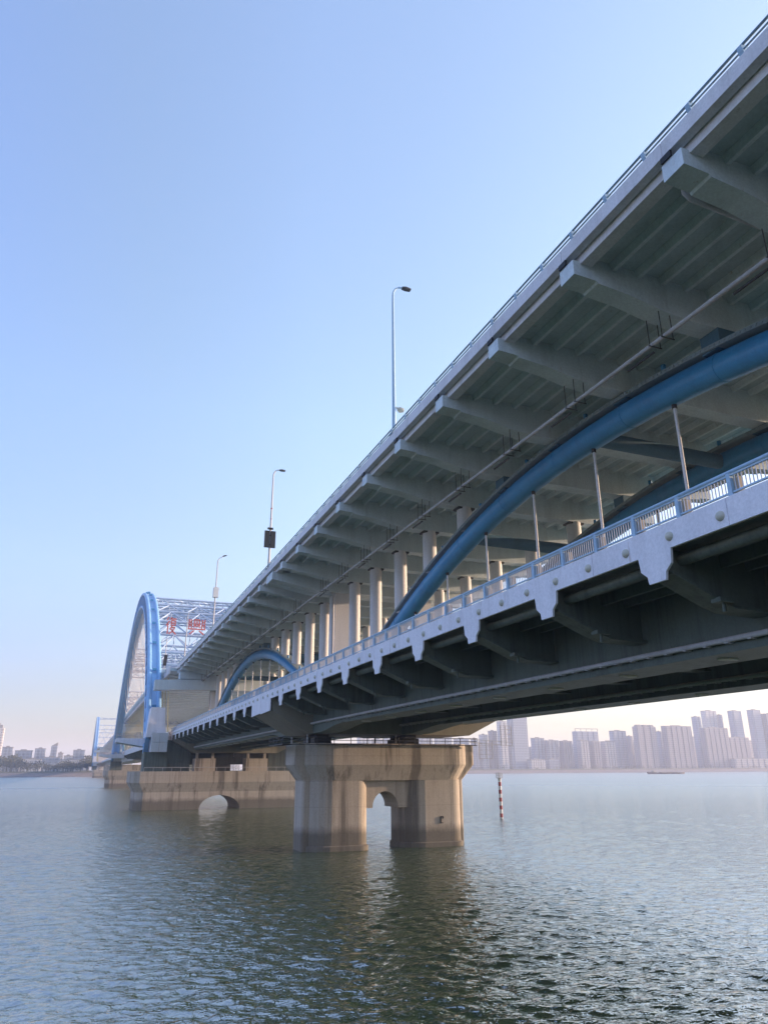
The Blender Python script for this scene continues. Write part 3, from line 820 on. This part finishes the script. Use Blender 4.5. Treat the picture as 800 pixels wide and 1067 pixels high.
# red characters on the first truss (traditional "fu xing"), strokes as raised bars
FU = [((.22,1),(.05,.80)),((.30,.78),(.02,.50)),((.18,.62),(.18,.02)),
      ((.50,1),(.38,.84)),((.42,.90),(.95,.90)),((.48,.80),(.48,.52)),((.48,.80),(.86,.80)),((.86,.80),(.86,.52)),((.48,.66),(.86,.66)),((.48,.52),(.86,.52)),
      ((.60,.50),(.38,.28)),((.52,.40),(.86,.40)),((.86,.40),(.62,.16)),((.62,.16),(.34,.02)),((.48,.30),(.98,.0))]
XING = [((.16,.98),(.20,.40)),((.05,.80),(.20,.80)),((.05,.60),(.20,.60)),((.05,.98),(.05,.40)),
        ((.34,.96),(.34,.44)),((.34,.96),(.64,.96)),((.64,.96),(.64,.44)),((.42,.82),(.56,.82)),((.42,.70),(.56,.70)),((.42,.70),(.42,.54)),((.56,.70),(.56,.54)),((.42,.54),(.56,.54)),
        ((.80,.98),(.78,.40)),((.78,.80),(.94,.80)),((.78,.60),(.94,.60)),((.94,.98),(.94,.40)),
        ((.0,.34),(1.0,.34)),((.34,.24),(.10,.0)),((.64,.24),(.92,.0))]
def character(strokes, x0, y, z0, wd, ht):
    mb = MB()
    for a, b_ in strokes: mb.bar((x0+a[0]*wd, y, z0+a[1]*ht), (x0+b_[0]*wd, y, z0+b_[1]*ht), 0.25, 0.25)
    return mb.build('sign_character', 'red', tr1, (x0, y, z0))
yq = 151.0
ax, _, az = at_Y(172.3, 660.5, yq); bx, _, bz = at_Y(185, 643.5, yq)
character(FU, ax, yq, az, bx-ax, bz-az)
ax, _, az = at_Y(195.5, 660.5, yq); bx, _, bz = at_Y(215, 646, yq)
character(XING, ax, yq, az, bx-ax, bz-az)

# great span: decks, cables, struts
def great_span(Pa, Pb, dx=0.0, fine=True):
    mb = MB(); x0, x1 = 11.9+dx, 35.5+dx
    mb.box(x0+0.3, x1-0.3, Pa, Pb, 16.0, 16.55); mb.build('upper_deck_slab', 'slab', bridge, (XC, Pa, 16)); mb = MB()
    mb.box(x0, x0+0.28, Pa, Pb, 15.55, 16.85); mb.box(x1-0.28, x1, Pa, Pb, 15.55, 16.85)
    mb.build('upper_edge_beam', 'deck', bridge, (XC, Pa, 16))
    mb = MB(); mb.box(13.2+dx, 34.3+dx, Pa, Pb, 4.6, 5.6); mb.box(12.9+dx, 13.19+dx, Pa, Pb, 4.5, 6.0); mb.box(34.31+dx, 34.6+dx, Pa, Pb, 4.5, 6.0)
    mb.build('lower_deck_slab', 'deck', bridge, (XC, Pa, 5))
    n = int((Pb-Pa-8)/5)
    if fine:
        pr = pl = pu = None
        for k in range(n+1):
            y = Pa+5+5*k
            mb = MB(); mb.prism([(x0-0.2, 15.9), (x0+1.5, 15.72), (x1-1.5, 15.72), (x1+0.2, 15.9)], 'y', y-0.22, y+0.22)
            mb.box(x0-0.75, x0-0.05, y-0.4, y+0.4, 16.2, 17.0); mb.box(x1+0.05, x1+0.75, y-0.4, y+0.4, 16.2, 17.0)
            if pr is None: pr = mb.build('hung_cross_beam', 'beam', bridge, (XC, y, 15)); yb = y
            else: copy_part(pr, (0, y-yb, 0))
            mb = MB(); mb.prism([(13.0, 4.4), (14.5, 3.4), (31, 3.4), (32.5, 4.4), (32.5, 4.59), (13.0, 4.59)], 'y', y-0.2, y+0.2)
            if pl is None: pl = mb.build('lower_hung_beam', 'girder', bridge, (XC, y, 4))
            else: copy_part(pl, (0, y-yb, 0))
            for x in (13.0, 34.4):
                mb = MB(); mb.bar((x+(1 if x < 20 else -1)*0.2, y, 5.6), (x-(1 if x < 20 else -1)*0.5, y+0.8, 15.4), 0.13)
                mb.build('deck_strut', 'yellow', bridge, (x, y, 5.6))
            # cables from rib to deck edge
            t = (y-GA)/(GB-GA); yy, zz = rib_pt(t, GA, GB)
            if zz-1.5 > 18:
                for x in ARX:
                    mb = MB(); sgn = 1 if x < 20 else -1
                    for e in (-0.28, 0.28): mb.tube([(x+dx, y+e, zz-1.6), (x+dx+sgn*1.35, y+e, 16.9)], 0.075, 5, False)
                    mb.build('arch_cable', 'cable', bridge, (x, y, 17))
    else:
        mb = MB(); m2 = MB()
        for k in range(n+1):
            y = Pa+5+5*k; yy, zz = rib_pt((y-Pa)/(Pb-Pa), Pa, Pb)
            m2.bar((13.2+dx, y, 5.6), (12.4+dx, y, 15.6), 0.3)
            if zz > 19:
                for x in ARX: mb.tube([(x+dx, y, zz-1.6), (x+dx, y, 16.9)], 0.12, 4, False)
        tag(mb.build('far_cables', 'cable', bridge, (XC, Pa, 17)), kind='stuff')
        tag(m2.build('far_struts', 'yellow', bridge, (XC, Pa, 5)), kind='stuff')
    for x in (x0+0.1,):
        mb = MB(); mb.tube([(x, Pa, 17.2), (x, Pb, 17.2)], 0.06, 6)
        y = Pa
        while y < Pb: mb.bar((x, y, 16.85), (x, y, 17.2), 0.1); y += 2.5
        mb.build('upper_railing', 'rail', bridge, (x, Pa, 17))
great_span(DE+0.05, P3)

# feet of the great arch: pedestals, blocks, cross arm, landing
def feet(P, d, dx=0.0):
    """d=+1: arch rises away from P towards +Y"""
    for x, s in ((10.4+dx, 1), (37.0+dx, -1)):
        mb = MB()
        mb.loft([[(x-s*1.45, P-2.6, 4.9), (x+s*1.75, P-2.6, 4.9), (x+s*1.75, P+2.8, 4.9), (x-s*1.45, P+2.8, 4.9)],
                 [(x-s*1.25, P-2.6, 7.0), (x+s*1.35, P-2.6, 7.0), (x+s*1.35, P+2.6, 7.0), (x-s*1.25, P+2.6, 7.0)],
                 [(x-s*0.95, P-2.3, 9.6), (x+s*1.20, P-2.3, 9.6), (x+s*1.20, P+2.2, 9.6), (x-s*0.95, P+2.2, 9.6)]])
        f = mb.build('arch_pedestal', 'fascia', bridge, (x, P, 4.9))
        mb = MB()
        for zz0, zz1 in ((2.6, 4.05), (4.09, 5.5)):
            for a, b_ in ((-0.62, 0.58), (0.62, 1.85)):
                q0, q1 = sorted((x+s*a, x+s*b_)); mb.box(q0, q1, P-4.1, P-2.9, zz0, zz1)
        q0, q1 = sorted((x-s*0.55, x+s*1.80)); mb.box(q0, q1, P-2.9, P+2.9, 2.65, 4.88)
        mb.build('clad_block', 'column', f, (x, P-3, 2.6))
        mb = MB(); q0, q1 = sorted((x-s*1.4, x+s*2.2)); mb.box(q0, q1, P-2.3, P+2.6, -0.34, 2.62)
        mb.build('footing_shaft', 'girder', f, (x, P, -0.33))
    mb = MB(); mb.prism([(ARX[0]-0.7+dx, 12.35), (XC-4+dx, 12.6), (XC+4+dx, 12.6), (ARX[1]+0.7+dx, 12.35), (ARX[1]+0.7+dx, 13.95), (XC+4+dx, 14.3), (XC-4+dx, 14.3), (ARX[0]-0.7+dx, 13.95)], 'y', P-2.9, P-0.6)
    mb.build('portal_arm', 'beam', bridge, (XC+dx, P, 13))
    mb = MB(); mb.box(13.4+dx, 34.0+dx, P-2.6, P-0.9, 14.31, 15.4); mb.build('portal_bearing_wall', 'beam', bridge, (XC+dx, P, 15))
feet(GA, 1)
for y0 in (GA+2.2, GB-8):
    mb = MB(); mb.prism([(4.7, 4.85), (4.7, 4.25), (9.1, 3.55), (12.8, 3.55), (12.8, 4.85)], 'y', y0, y0+6)
    o = mb.build('viewing_platform', 'fascia', bridge, (5, y0, 4)); mb = MB()
    for z in (5.2, 5.55): mb.tube([(12.5, y0+0.1, z), (4.8, y0+0.1, z), (4.8, y0+5.9, z), (12.5, y0+5.9, z)], 0.04, 5)
    for k in range(9): mb.bar((4.8+k*0.9, y0+0.1, 4.85), (4.8+k*0.9, y0+0.1, 5.55), 0.05)
    mb.build('platform_railing', 'pipe', o, (5, y0, 4.9))

# --- the bridge beyond the great arch ---
FX = -2.2
big_pier(P3, ya=-9, yb=6, blocks=False); feet(GB, -1, 0)
far_piers = [P3+68.6*k for k in range(1, 6)]
for P in far_piers[:-1]:
    mb = MB(); r = plan(14.9-1, 30.65, P-3.4, P+3.4); mb.loft([[(x, y, z) for x, y in r] for z in (-0.9, 1.9)]); mb.box(15, 21, P-3, P+3, WATER-2, -0.88); mb.box(24, 29.5, P-3, P+3, WATER-2, -0.88)
    mb.build('river_pier', 'pier', bridge, (XC, P, WATER))
mb = MB(); ye = far_piers[-1]
mb.box(13.2, 32.2, P3, ye, 16.0, 16.85); mb.build('upper_deck_slab', 'deck', bridge, (XC, P3, 16))
mb = MB(); mb.box(13.2, 32.2, P3, ye, 4.8, 5.9); mb.box(16.6, 26, P3, ye, 3.1, 4.78); mb.build('lower_deck_slab', 'deck', bridge, (XC, P3, 5))
for P in [P3]+far_piers[:-1]:
    for x in AX:
        mb = MB(); mb.tube([(x, P+1+66.6*k/24, arch_z(P+1+66.6*k/24, P+34.3)) for k in range(25)], 0.72, 8); mb.build('blue_arch_rib', 'arch', bridge, (x, P, 5))
    for k in range(13):
        y = P+4.3+5*k; mb = MB(); z = max(5.7, arch_z(y, P+34.3)); mb.box(13.3, 32.2, y-0.4, y+0.4, 15.2, 15.99)
        mb.build('upper_cross_beam', 'beam', bridge, (XC, y, 15))
P8, P9 = far_piers[-1], far_piers[-1]+152
for x in ARX: great_rib(P8, P9, x, False, FX)
for a, b_ in ((0.10, 0.26), (0.44, 0.56), (0.74, 0.9)): brace(a, b_, P8, P9, FX, False)
great_span(P8, P9, FX, False); big_pier(P8, blocks=False); feet(P8, 1, FX)
mb = MB(); mb.box(13, 31, P9, P9+400, 16, 16.8); mb.box(13, 31, P9, P9+400, 4.8, 5.9)
for k in range(12): mb.box(15, 18, P9+4+34*k, P9+7+34*k, -2, 15.99); mb.box(26, 29, P9+4+34*k, P9+7+34*k, -2, 15.99)
mb.build('approach_viaduct', 'deck', bridge, (XC, P9, 5))

# ------------------------------------------------------------------ street lamps on the upper deck
def lamp(y, label, h=9.55, arm=1.05, x=13.42, band=False, rise=0.0):
    t = empty('street_lamp', (x, y, 16.86)); tag(t, label, 'street lamp', 'street lamps on the upper deck')
    zt = 16.86+h
    mb = MB(); path = [(x, y, 16.86), (x, y, 18.5), (x, y, zt-0.7)]; rr = [0.12, 0.10, 0.062]
    for k in range(1, 7):
        a = k/6*math.pi/2; path.append((x+0.5*(1-math.cos(a)), y, zt-0.7+0.7*math.sin(a))); rr.append(0.055)
    path.append((x+arm-0.45, y, zt+rise*0.5)); rr.append(0.05)
    mb.tube(path, rr, 10); mb.build('pole', 'rail' if not band else 'pipe', t, (x, y, 16.86))
    mb = MB(); x2 = x+arm
    mb.loft([[(x2-0.48, y-0.08, zt-0.06+rise*0.5), (x2-0.48, y+0.08, zt-0.06+rise*0.5), (x2-0.48, y+0.08, zt+0.06+rise*0.5), (x2-0.48, y-0.08, zt+0.06+rise*0.5)],
             [(x2-0.25, y-0.13, zt-0.07+rise*0.7), (x2-0.25, y+0.13, zt-0.07+rise*0.7), (x2-0.25, y+0.12, zt+0.09+rise*0.7), (x2-0.25, y-0.12, zt+0.09+rise*0.7)],
             [(x2+0.06, y-0.12, zt-0.05+rise), (x2+0.06, y+0.12, zt-0.05+rise), (x2+0.06, y+0.10, zt+0.05+rise), (x2+0.06, y-0.10, zt+0.05+rise)]])
    mb.build('lamp_head', 'clamp', t, (x2, y, zt))
    mb = MB(); mb.box(x-0.22, x+0.22, y-0.22, y+0.22, 16.86, 16.95); mb.build('base_plate', 'post', t, (x, y, 16.86))
    return t, x, zt
t, x, zt = lamp(32.3, 'tallest blue street lamp, nearest, with a round camera low on its pole')
mb = MB(); mb.bar((x, 32.3, 18.5), (x+0.40, 32.3, 18.5), 0.06)
mb.tube([(x+0.2, 32.3, 18.42), (x+0.33, 32.3, 18.42), (x+0.55, 32.3, 18.42)], [0.07, 0.17, 0.12], 10); mb.build('camera_dome', 'dome', t, (x+.4, 32.3, 18.4))
t, x, zt = lamp(62.0, 'slender grey street lamp carrying the black display boards', h=9.75, band=True)
mb = MB()
for z in (21.6, 22.6): mb.tube([(x, 62, z), (x, 62, z+0.12)], 0.085, 8)
mb.build('pole_clamp', 'band', t, (x, 62, 20.5))
t = empty('display_board', (13.42, 62, 18.4)); tag(t, 'pair of black display boards strapped to the second lamp pole', 'display board')
for a, b_ in ((12.86, 13.31), (13.42, 13.86)):
    mb = MB(); mb.box(a, b_, 61.72, 61.88, 18.85, 20.42); mb.build('panel', 'dark', t, (a, 61.8, 18))
mb = MB(); mb.box(12.95, 13.8, 61.89, 61.95, 19.1, 19.2); mb.box(12.95, 13.8, 61.89, 61.95, 20.0, 20.1)
mb.tube([(13.12, 61.8, 20.66), (13.6, 61.8, 20.66)], 0.11, 8); mb.build('mounting_bracket', 'dark', t, (13.4, 61.9, 18.5))
t, x, zt = lamp(93.5, 'distant street lamp with a pale cabinet halfway up its pole', h=9.6, rise=0.35, band=True)
mb = MB(); mb.box(x-0.30, x+0.35, 93.1, 93.7, 21.0, 22.3); mb.build('equipment_cabinet', 'white', t, (x, 93.4, 21))
lamp(123.0, 'farthest street lamp, in front of the lattice truss with red characters', h=8.0, band=True)
t = empty('traffic_light', (12.2, 140, 17)); tag(t, 'black signal box on a thin mast beside the great blue arch', 'signal')
x, _, z = at_Y(172, 688, 140)
mb = MB(); mb.tube([(x, 140, 16.5), (x, 140, z+4.2)], 0.07, 6); mb.build('mast', 'pipe', t, (x, 140, 17))
mb = MB(); mb.prism([(x-0.35, z-1.0), (x+0.30, z-1.0), (x+0.42, z+1.0), (x-0.2, z+1.0)], 'y', 139.6, 139.9); mb.build('signal_box', 'dark', t, (x, 140, z))

# ------------------------------------------------------------------ navigation marker and barge
t = empty('navigation_marker', (49.55, 85.5, WATER)); tag(t, 'red and white banded marker pole standing in the water right of the pier', 'marker pole')
zb = [WATER-2]+[WATER+0.15+0.46*k for k in range(11)]
for k in range(len(zb)-1):
    mb = MB(); mb.tube([(49.55, 85.5, zb[k]), (49.55, 85.5, zb[k+1])], 0.19, 14); mb.build('band', 'band' if k % 2 else 'white', t, (49.55, 85.5, zb[k]))
mb = MB(); zt = zb[-1]
mb.tube([(49.55, 85.5, zt), (49.55, 85.5, zt+0.06)], 0.42, 12)
for k in range(8):
    a = k*math.pi/4; mb.bar((49.55+0.4*math.cos(a), 85.5+0.4*math.sin(a), zt), (49.55+0.4*math.cos(a), 85.5+0.4*math.sin(a), zt+0.62), 0.035)
for z in (zt+0.32, zt+0.62): mb.tube([(49.55+0.4*math.cos(k*math.pi/8), 85.5+0.4*math.sin(k*math.pi/8), z) for k in range(17)], 0.022, 5)
mb.tube([(49.55, 85.5, zt), (49.55, 85.5, zt+0.75)], 0.05, 6); mb.build('top_cage', 'pipe', t, (49.55, 85.5, zt))
t = empty('river_barge', (500, 560, WATER)); tag(t, 'long low dark barge on the far water below the towers', 'barge')
mb = MB()
mb.loft([[(484, 562, WATER-0.6), (484, 566, WATER-0.6), (483, 566, WATER+1.9), (483, 562, WATER+1.9)], [(489, 558.5, WATER-0.6), (489, 565, WATER-0.6), (489, 565.5, WATER+1.3), (489, 558, WATER+1.3)],
         [(512, 554, WATER-0.6), (512, 560, WATER-0.6), (512, 560.5, WATER+1.2), (512, 553.5, WATER+1.2)], [(517, 555.5, WATER-0.6), (517, 557, WATER-0.6), (518, 557, WATER+1.6), (518, 555.5, WATER+1.6)]])
mb.build('hull', 'hull', t, (500, 560, WATER))
mb = MB(); mb.box(486, 488.6, 560, 563.5, WATER+1.3, WATER+3.0); mb.build('wheelhouse', 'pier', t, (487, 561, WATER+1.3))
mb = MB(); mb.box(492, 510, 556, 560.5, WATER+1.25, WATER+1.75); mb.build('cargo_cover', 'bank', t, (500, 558, WATER+1.3))

# ------------------------------------------------------------------ skyline
def tower(px0, px1, ytop, Y, fac, label, cat='tower block', bays=3, depth=16, crown='flat', group=None, name='apartment_tower'):
    depth = min(depth, 9.0)
    xa, _, _ = at_Y(px0, ytop, Y+(depth if px0 > 90 else 0)); xb, _, zt = at_Y(px1+(1.0 if px0 > 90 else 0), ytop, Y)
    if xb-xa < 3: xa = xb-3
    _, _, zt = at_Y((px0+px1)/2, ytop, Y)
    z0 = -1.5; wd = xb-xa
    t = empty(name, ((xa+xb)/2, Y+depth/2, z0)); tag(t, label, cat, group)
    mb = MB(); mb.box(xa, xb, Y+1.2, Y+depth, z0, zt)
    bw = wd/bays
    for k in range(bays):            # protruding bays with recessed joints between them
        hgt = zt-(random.uniform(0, 1.6) if crown != 'flat' else 0.02)
        mb.box(xa+bw*k+bw*0.14, xa+bw*(k+1)-bw*0.14, Y, Y+1.19, z0, hgt)
    mb.build('wall', fac, t, ((xa+xb)/2, Y, z0))
    mb = MB()
    if crown == 'flat': mb.box(xa-0.3, xb+0.3, Y+1.5, Y+depth, zt+0.01, zt+0.8); mb.box(xa+wd*0.3, xb-wd*0.35, Y+4, Y+depth-3, zt+0.8, zt+1.9)
    elif crown == 'posts':
        for k in range(bays): mb.box(xa+bw*k+bw*0.25, xa+bw*(k+1)-bw*0.25, Y+2, Y+8, zt+0.01, zt+2.4)
    elif crown == 'step': mb.box(xa+wd*0.15, xb-wd*0.15, Y+2, Y+depth-2, zt+0.01, zt+3.2); mb.box(xa+wd*0.35, xb-wd*0.35, Y+3, Y+depth-3, zt+3.2, zt+5)
    elif crown == 'frame':
        for k in range(bays+1): mb.box(xa+wd*k/bays-0.25, xa+wd*k/bays+0.25, Y+1.5, Y+2.2, zt+0.01, zt+3.0)
        mb.box(xa-0.3, xb+0.3, Y+1.5, Y+2.2, zt+3.0, zt+3.6)
    elif crown == 'slant': mb.prism([(xa, zt+0.01), (xb, zt+0.01), (xb, zt+3.5)], 'y', Y+1.5, Y+depth)
    mb.build('roof_crown', 'roof', t, ((xa+xb)/2, Y, zt))
    return t
G = 'towers of the skyline across the river'
TW = [ # right of the pier, left to right
 (490,497,770,815,'fac0','narrow beige tower seen through the ladder frame beside the pier',2,'flat'),
 (498.5,507,766,815,'fac3','pale striped tower between the ladder frame and the tall glass slab',3,'flat'),
 (508,516.5,762,812,'fac1','brown striped tower touching the left side of the tall glass slab',3,'flat'),
 (517,527,752,800,'fac3','pale tall stair tower joined to the left edge of the glass slab',2,'flat'),
 (527.5,548,748,801,'fac2','widest blue-grey glass slab just right of the pier, with plain front',1,'flat'),
 (552.5,566,769.5,830,'fac2','short blue-grey tower next right of the tall glass slab',3,'flat'),
 (566.5,581,772,822,'fac0','three-bay beige block left of the evenly striped row',3,'flat'),
 (582,595,772.5,815,'fac1','brown four-bay block just left of the framed-crown tower',4,'flat'),
 (595.5,622,762,835,'fac2','broad pale tower with an open framed crown above striped blocks',4,'frame'),
 (600,612,772,806,'fac0','beige block standing in front of the framed-crown tower, left one',3,'flat'),
 (613,624,773,806,'fac1','brown block standing in front of the framed-crown tower, right one',3,'flat'),
 (625,640,773,812,'fac0','beige block between the framed-crown tower and the blue-grey tower',4,'flat'),
 (634,651,762,838,'fac2','blue-grey tower left of the low dip before the post-topped tower',3,'flat'),
 (651.5,658,767.5,830,'fac0','narrow low block filling the gap left of the post-topped tower',1,'flat'),
 (658,682,757,806,'fac1','brown tower topped with a row of three roof posts',3,'posts'),
 (682.5,688,762.5,825,'fac2','thin lower block squeezed between two brown towers',1,'flat'),
 (688,719,757,803,'fac1','widest brown tower of the right bank with five flat-topped bays',5,'flat'),
 (719.5,728.5,747,832,'fac2','left shoulder tower of the tall stepped cluster',2,'flat'),
 (729,745,741,836,'fac3','pale topmost middle tower of the stepped cluster',3,'flat'),
 (745.5,751,745,832,'fac2','right shoulder tower of the tall stepped cluster',1,'flat'),
 (728,757,759,800,'fac1','brown five-bay block standing before the stepped cluster',5,'flat'),
 (757,771,741,815,'fac2','slim dark tower standing free between two strips of sky, left of the pair',1,'flat'),
 (754,779,769,806,'fac1','low brown block at the foot of the free-standing slim tower',4,'flat'),
 (777,791,740,812,'fac2','second slim dark tower, right of the pair, against the sky',1,'flat'),
 (791.5,812,744,808,'fac1','brown tower cut by the right edge of the picture',3,'flat'),
 (814,836,750,812,'fac0','beige tower beyond the right edge',4,'flat'),(838,858,746,820,'fac2','grey tower beyond the right edge',2,'step'),
]
for a, b_, yt, Y, f, lb, bays, cr in TW: tower(a, b_, yt, Y, f, lb, bays=bays, crown=cr, group=G)
for a, b_, yt, lb in ((484,540,777,'broad pale slab far behind the striped towers by the ladder frame'), (541,590,779,'broad pale slab filling the dip right of the glass slab'), (591,648,776,'broad pale slab behind the framed-crown tower'),
                     (649,690,772,'broad pale slab behind the post-topped tower'), (691,735,768,'broad pale slab behind the widest brown tower'), (736,800,772,'broad pale slab low behind the two slim dark towers')):
    tower(a, b_, yt, 870, 'fac3', lb, bays=7, crown='flat', group=G)
LW = [('long low white hall in front of the glass slab', 549, 567, 792, 'fac3'), ('low grey podium hall right of the white hall', 568, 581, 791.5, 'fac2'),
      ('low beige terrace under the brown tower cluster', 760, 800, 791, 'fac0')]
for lb, a, b_, yt, f in LW: tower(a, b_, yt, 790, f, lb, cat='low building', bays=6, name='low_building', depth=12)
# seen through the gaps under the deck
GP = [(372,386,768,'fac3'),(387,399,771,'fac0'),(400,414,767,'fac3'),(415,428,770,'fac2'),(318,332,779,'fac3'),(334,352,775,'fac0'),(285,305,783,'fac3'),(258,278,786,'fac0'),(228,250,785,'fac3'),(430,450,769,'fac0'),(452,470,766,'fac3'),(472,488,770,'fac2')]
gl = ['behind the gap above the near pier cap, leftmost', 'behind the gap above the near pier cap, second from left', 'behind the gap above the near pier cap, third from left', 'behind the gap above the near pier cap, fourth from left',
      'hidden mostly behind the near pier, left edge', 'hidden mostly behind the near pier, wide one', 'seen low above the second pier, right of its bearing blocks', 'seen low above the second pier, between its bearing blocks', 'seen low above the second pier, left of its bearing blocks',
      'behind the near pier cap, right part', 'behind the near pier cap, next to its right corner', 'behind the right corner of the near pier cap']
for (a, b_, yt, f), g in zip(GP, gl): tower(a, b_, yt, 826, f, ('pale' if f == 'fac3' else 'beige' if f == 'fac0' else 'grey')+' distant block '+g, bays=3, group=G)
# left bank, behind the trees
LB = [(-9,5,758.5,860,'fac3','tall cream tower cut by the left edge of the picture',2,'step'),(3,14,779,900,'fac2','boxy grey-blue block just right of the cream tower',3,'flat'),
 (16,34,782.5,905,'fac2','widest grey-blue block on the left bank',4,'flat'),(37,48,780.5,900,'fac2','square grey-blue block left of the slant-roofed tower',3,'flat'),
 (54,60.5,777,880,'fac2','tallest slim tower on the left bank, with a slanted roof',2,'slant'),(61,66,785,890,'fac0','small beige block leaning on the slant-roofed tower',2,'flat'),
 (67,76,788,890,'fac3','low pale block in the dip before the bridge',3,'flat'),(77,89,782,900,'fac2','grey-blue block nearest the far end of the bridge',3,'flat'),
 (-12,4,789.5,830,'fac3','low cream row house block below the cream tower',5,'flat'),(5,22,791,832,'fac0','low beige terrace above the trees, second from left',6,'flat'),(24,44,791.5,836,'fac3','low pale terrace above the trees under the square block',6,'flat'),
 (46,63,789.5,840,'fac2','low grey terrace under the slant-roofed tower',5,'flat'),(64,84,792,842,'fac3','low pale terrace near the far bridge end',6,'flat'),
 (-40,-22,775,880,'fac0','beige block beyond the left edge',3,'flat'),(-62,-44,781,880,'fac2','grey block beyond the left edge',3,'flat')]
for a, b_, yt, Y, f, lb, bays, cr in LB: tower(a, b_, yt, Y, f, lb, bays=bays, crown=cr, group='buildings behind the trees on the left bank')

# ------------------------------------------------------------------ trees on the far bank (one mass at this distance)
def wood(name, x0, x1, n, y0, y1, hmin, hmax, dens=46):
    mb = MB(); rnd = random.Random(int(x0)+n)
    for i in range(n):
        x = rnd.uniform(x0, x1); y = bank_y(x)+rnd.uniform(y0, y1); h = rnd.uniform(hmin, hmax)*(0.8+0.3*math.sin(x*0.06)+0.1*math.sin(x*0.31)); r = h*rnd.uniform(0.30, 0.50)
        mb.tube([(x, y, -2), (x, y, h*0.5-1.5)], [0.22, 0.12], 4, False)
        for k in range(dens):
            a = rnd.uniform(0, 6.283); u = rnd.uniform(-1, 1); q = rnd.uniform(0.45, 1.0)
            c = Vector((x+r*q*math.cos(a)*math.sqrt(1-u*u), y+r*q*math.sin(a)*math.sqrt(1-u*u), h*0.62-1.5+h*0.38*u*q))
            s_ = rnd.uniform(0.25, 0.6)*h/8
            d1 = Vector((rnd.uniform(-1,1), rnd.uniform(-1,1), rnd.uniform(-1,1))).normalized(); d2 = d1.orthogonal().normalized()
            d3 = d1.cross(d2)
            mb.add([tuple(c+d1*s_), tuple(c+d2*s_), tuple(c-d1*s_), tuple(c-d2*s_*0.8), tuple(c+d3*s_*0.8)], [(0,1,2,3), (0,4,2)])
    return mb.build(name, 'leaf', None, (x0, bank_y(x0), -2))
tag(wood('far_treeline', -330, 6, 560, 12, 55, 9, 15.5, 54), 'dark belt of trees along the left far bank', 'trees', kind='stuff')
tag(wood('bank_shrubs', 10, 900, 420, 12, 40, 2.2, 5.0, 22), 'low hedge of shrubs along the right far bank below the towers', 'shrubs', kind='stuff')

# ------------------------------------------------------------------ haze over the river
mh = bpy.data.materials.new('river_haze'); mh.use_nodes = True; nt = mh.node_tree; nt.nodes.clear()
pv = nt.nodes.new('ShaderNodeVolumePrincipled'); pv.inputs['Color'].default_value = (0.86, 0.88, 1.0, 1)
pv.inputs['Density'].default_value = 0.00033; pv.inputs['Anisotropy'].default_value = 0.0
oo = nt.nodes.new('ShaderNodeOutputMaterial'); nt.links.new(pv.outputs[0], oo.inputs['Volume'])
M['haze'] = mh
mb = MB(); mb.box(-3300, 3300, -3300, 4000, WATER-12, 90)
tag(mb.build('haze', 'haze'), kind='stuff')
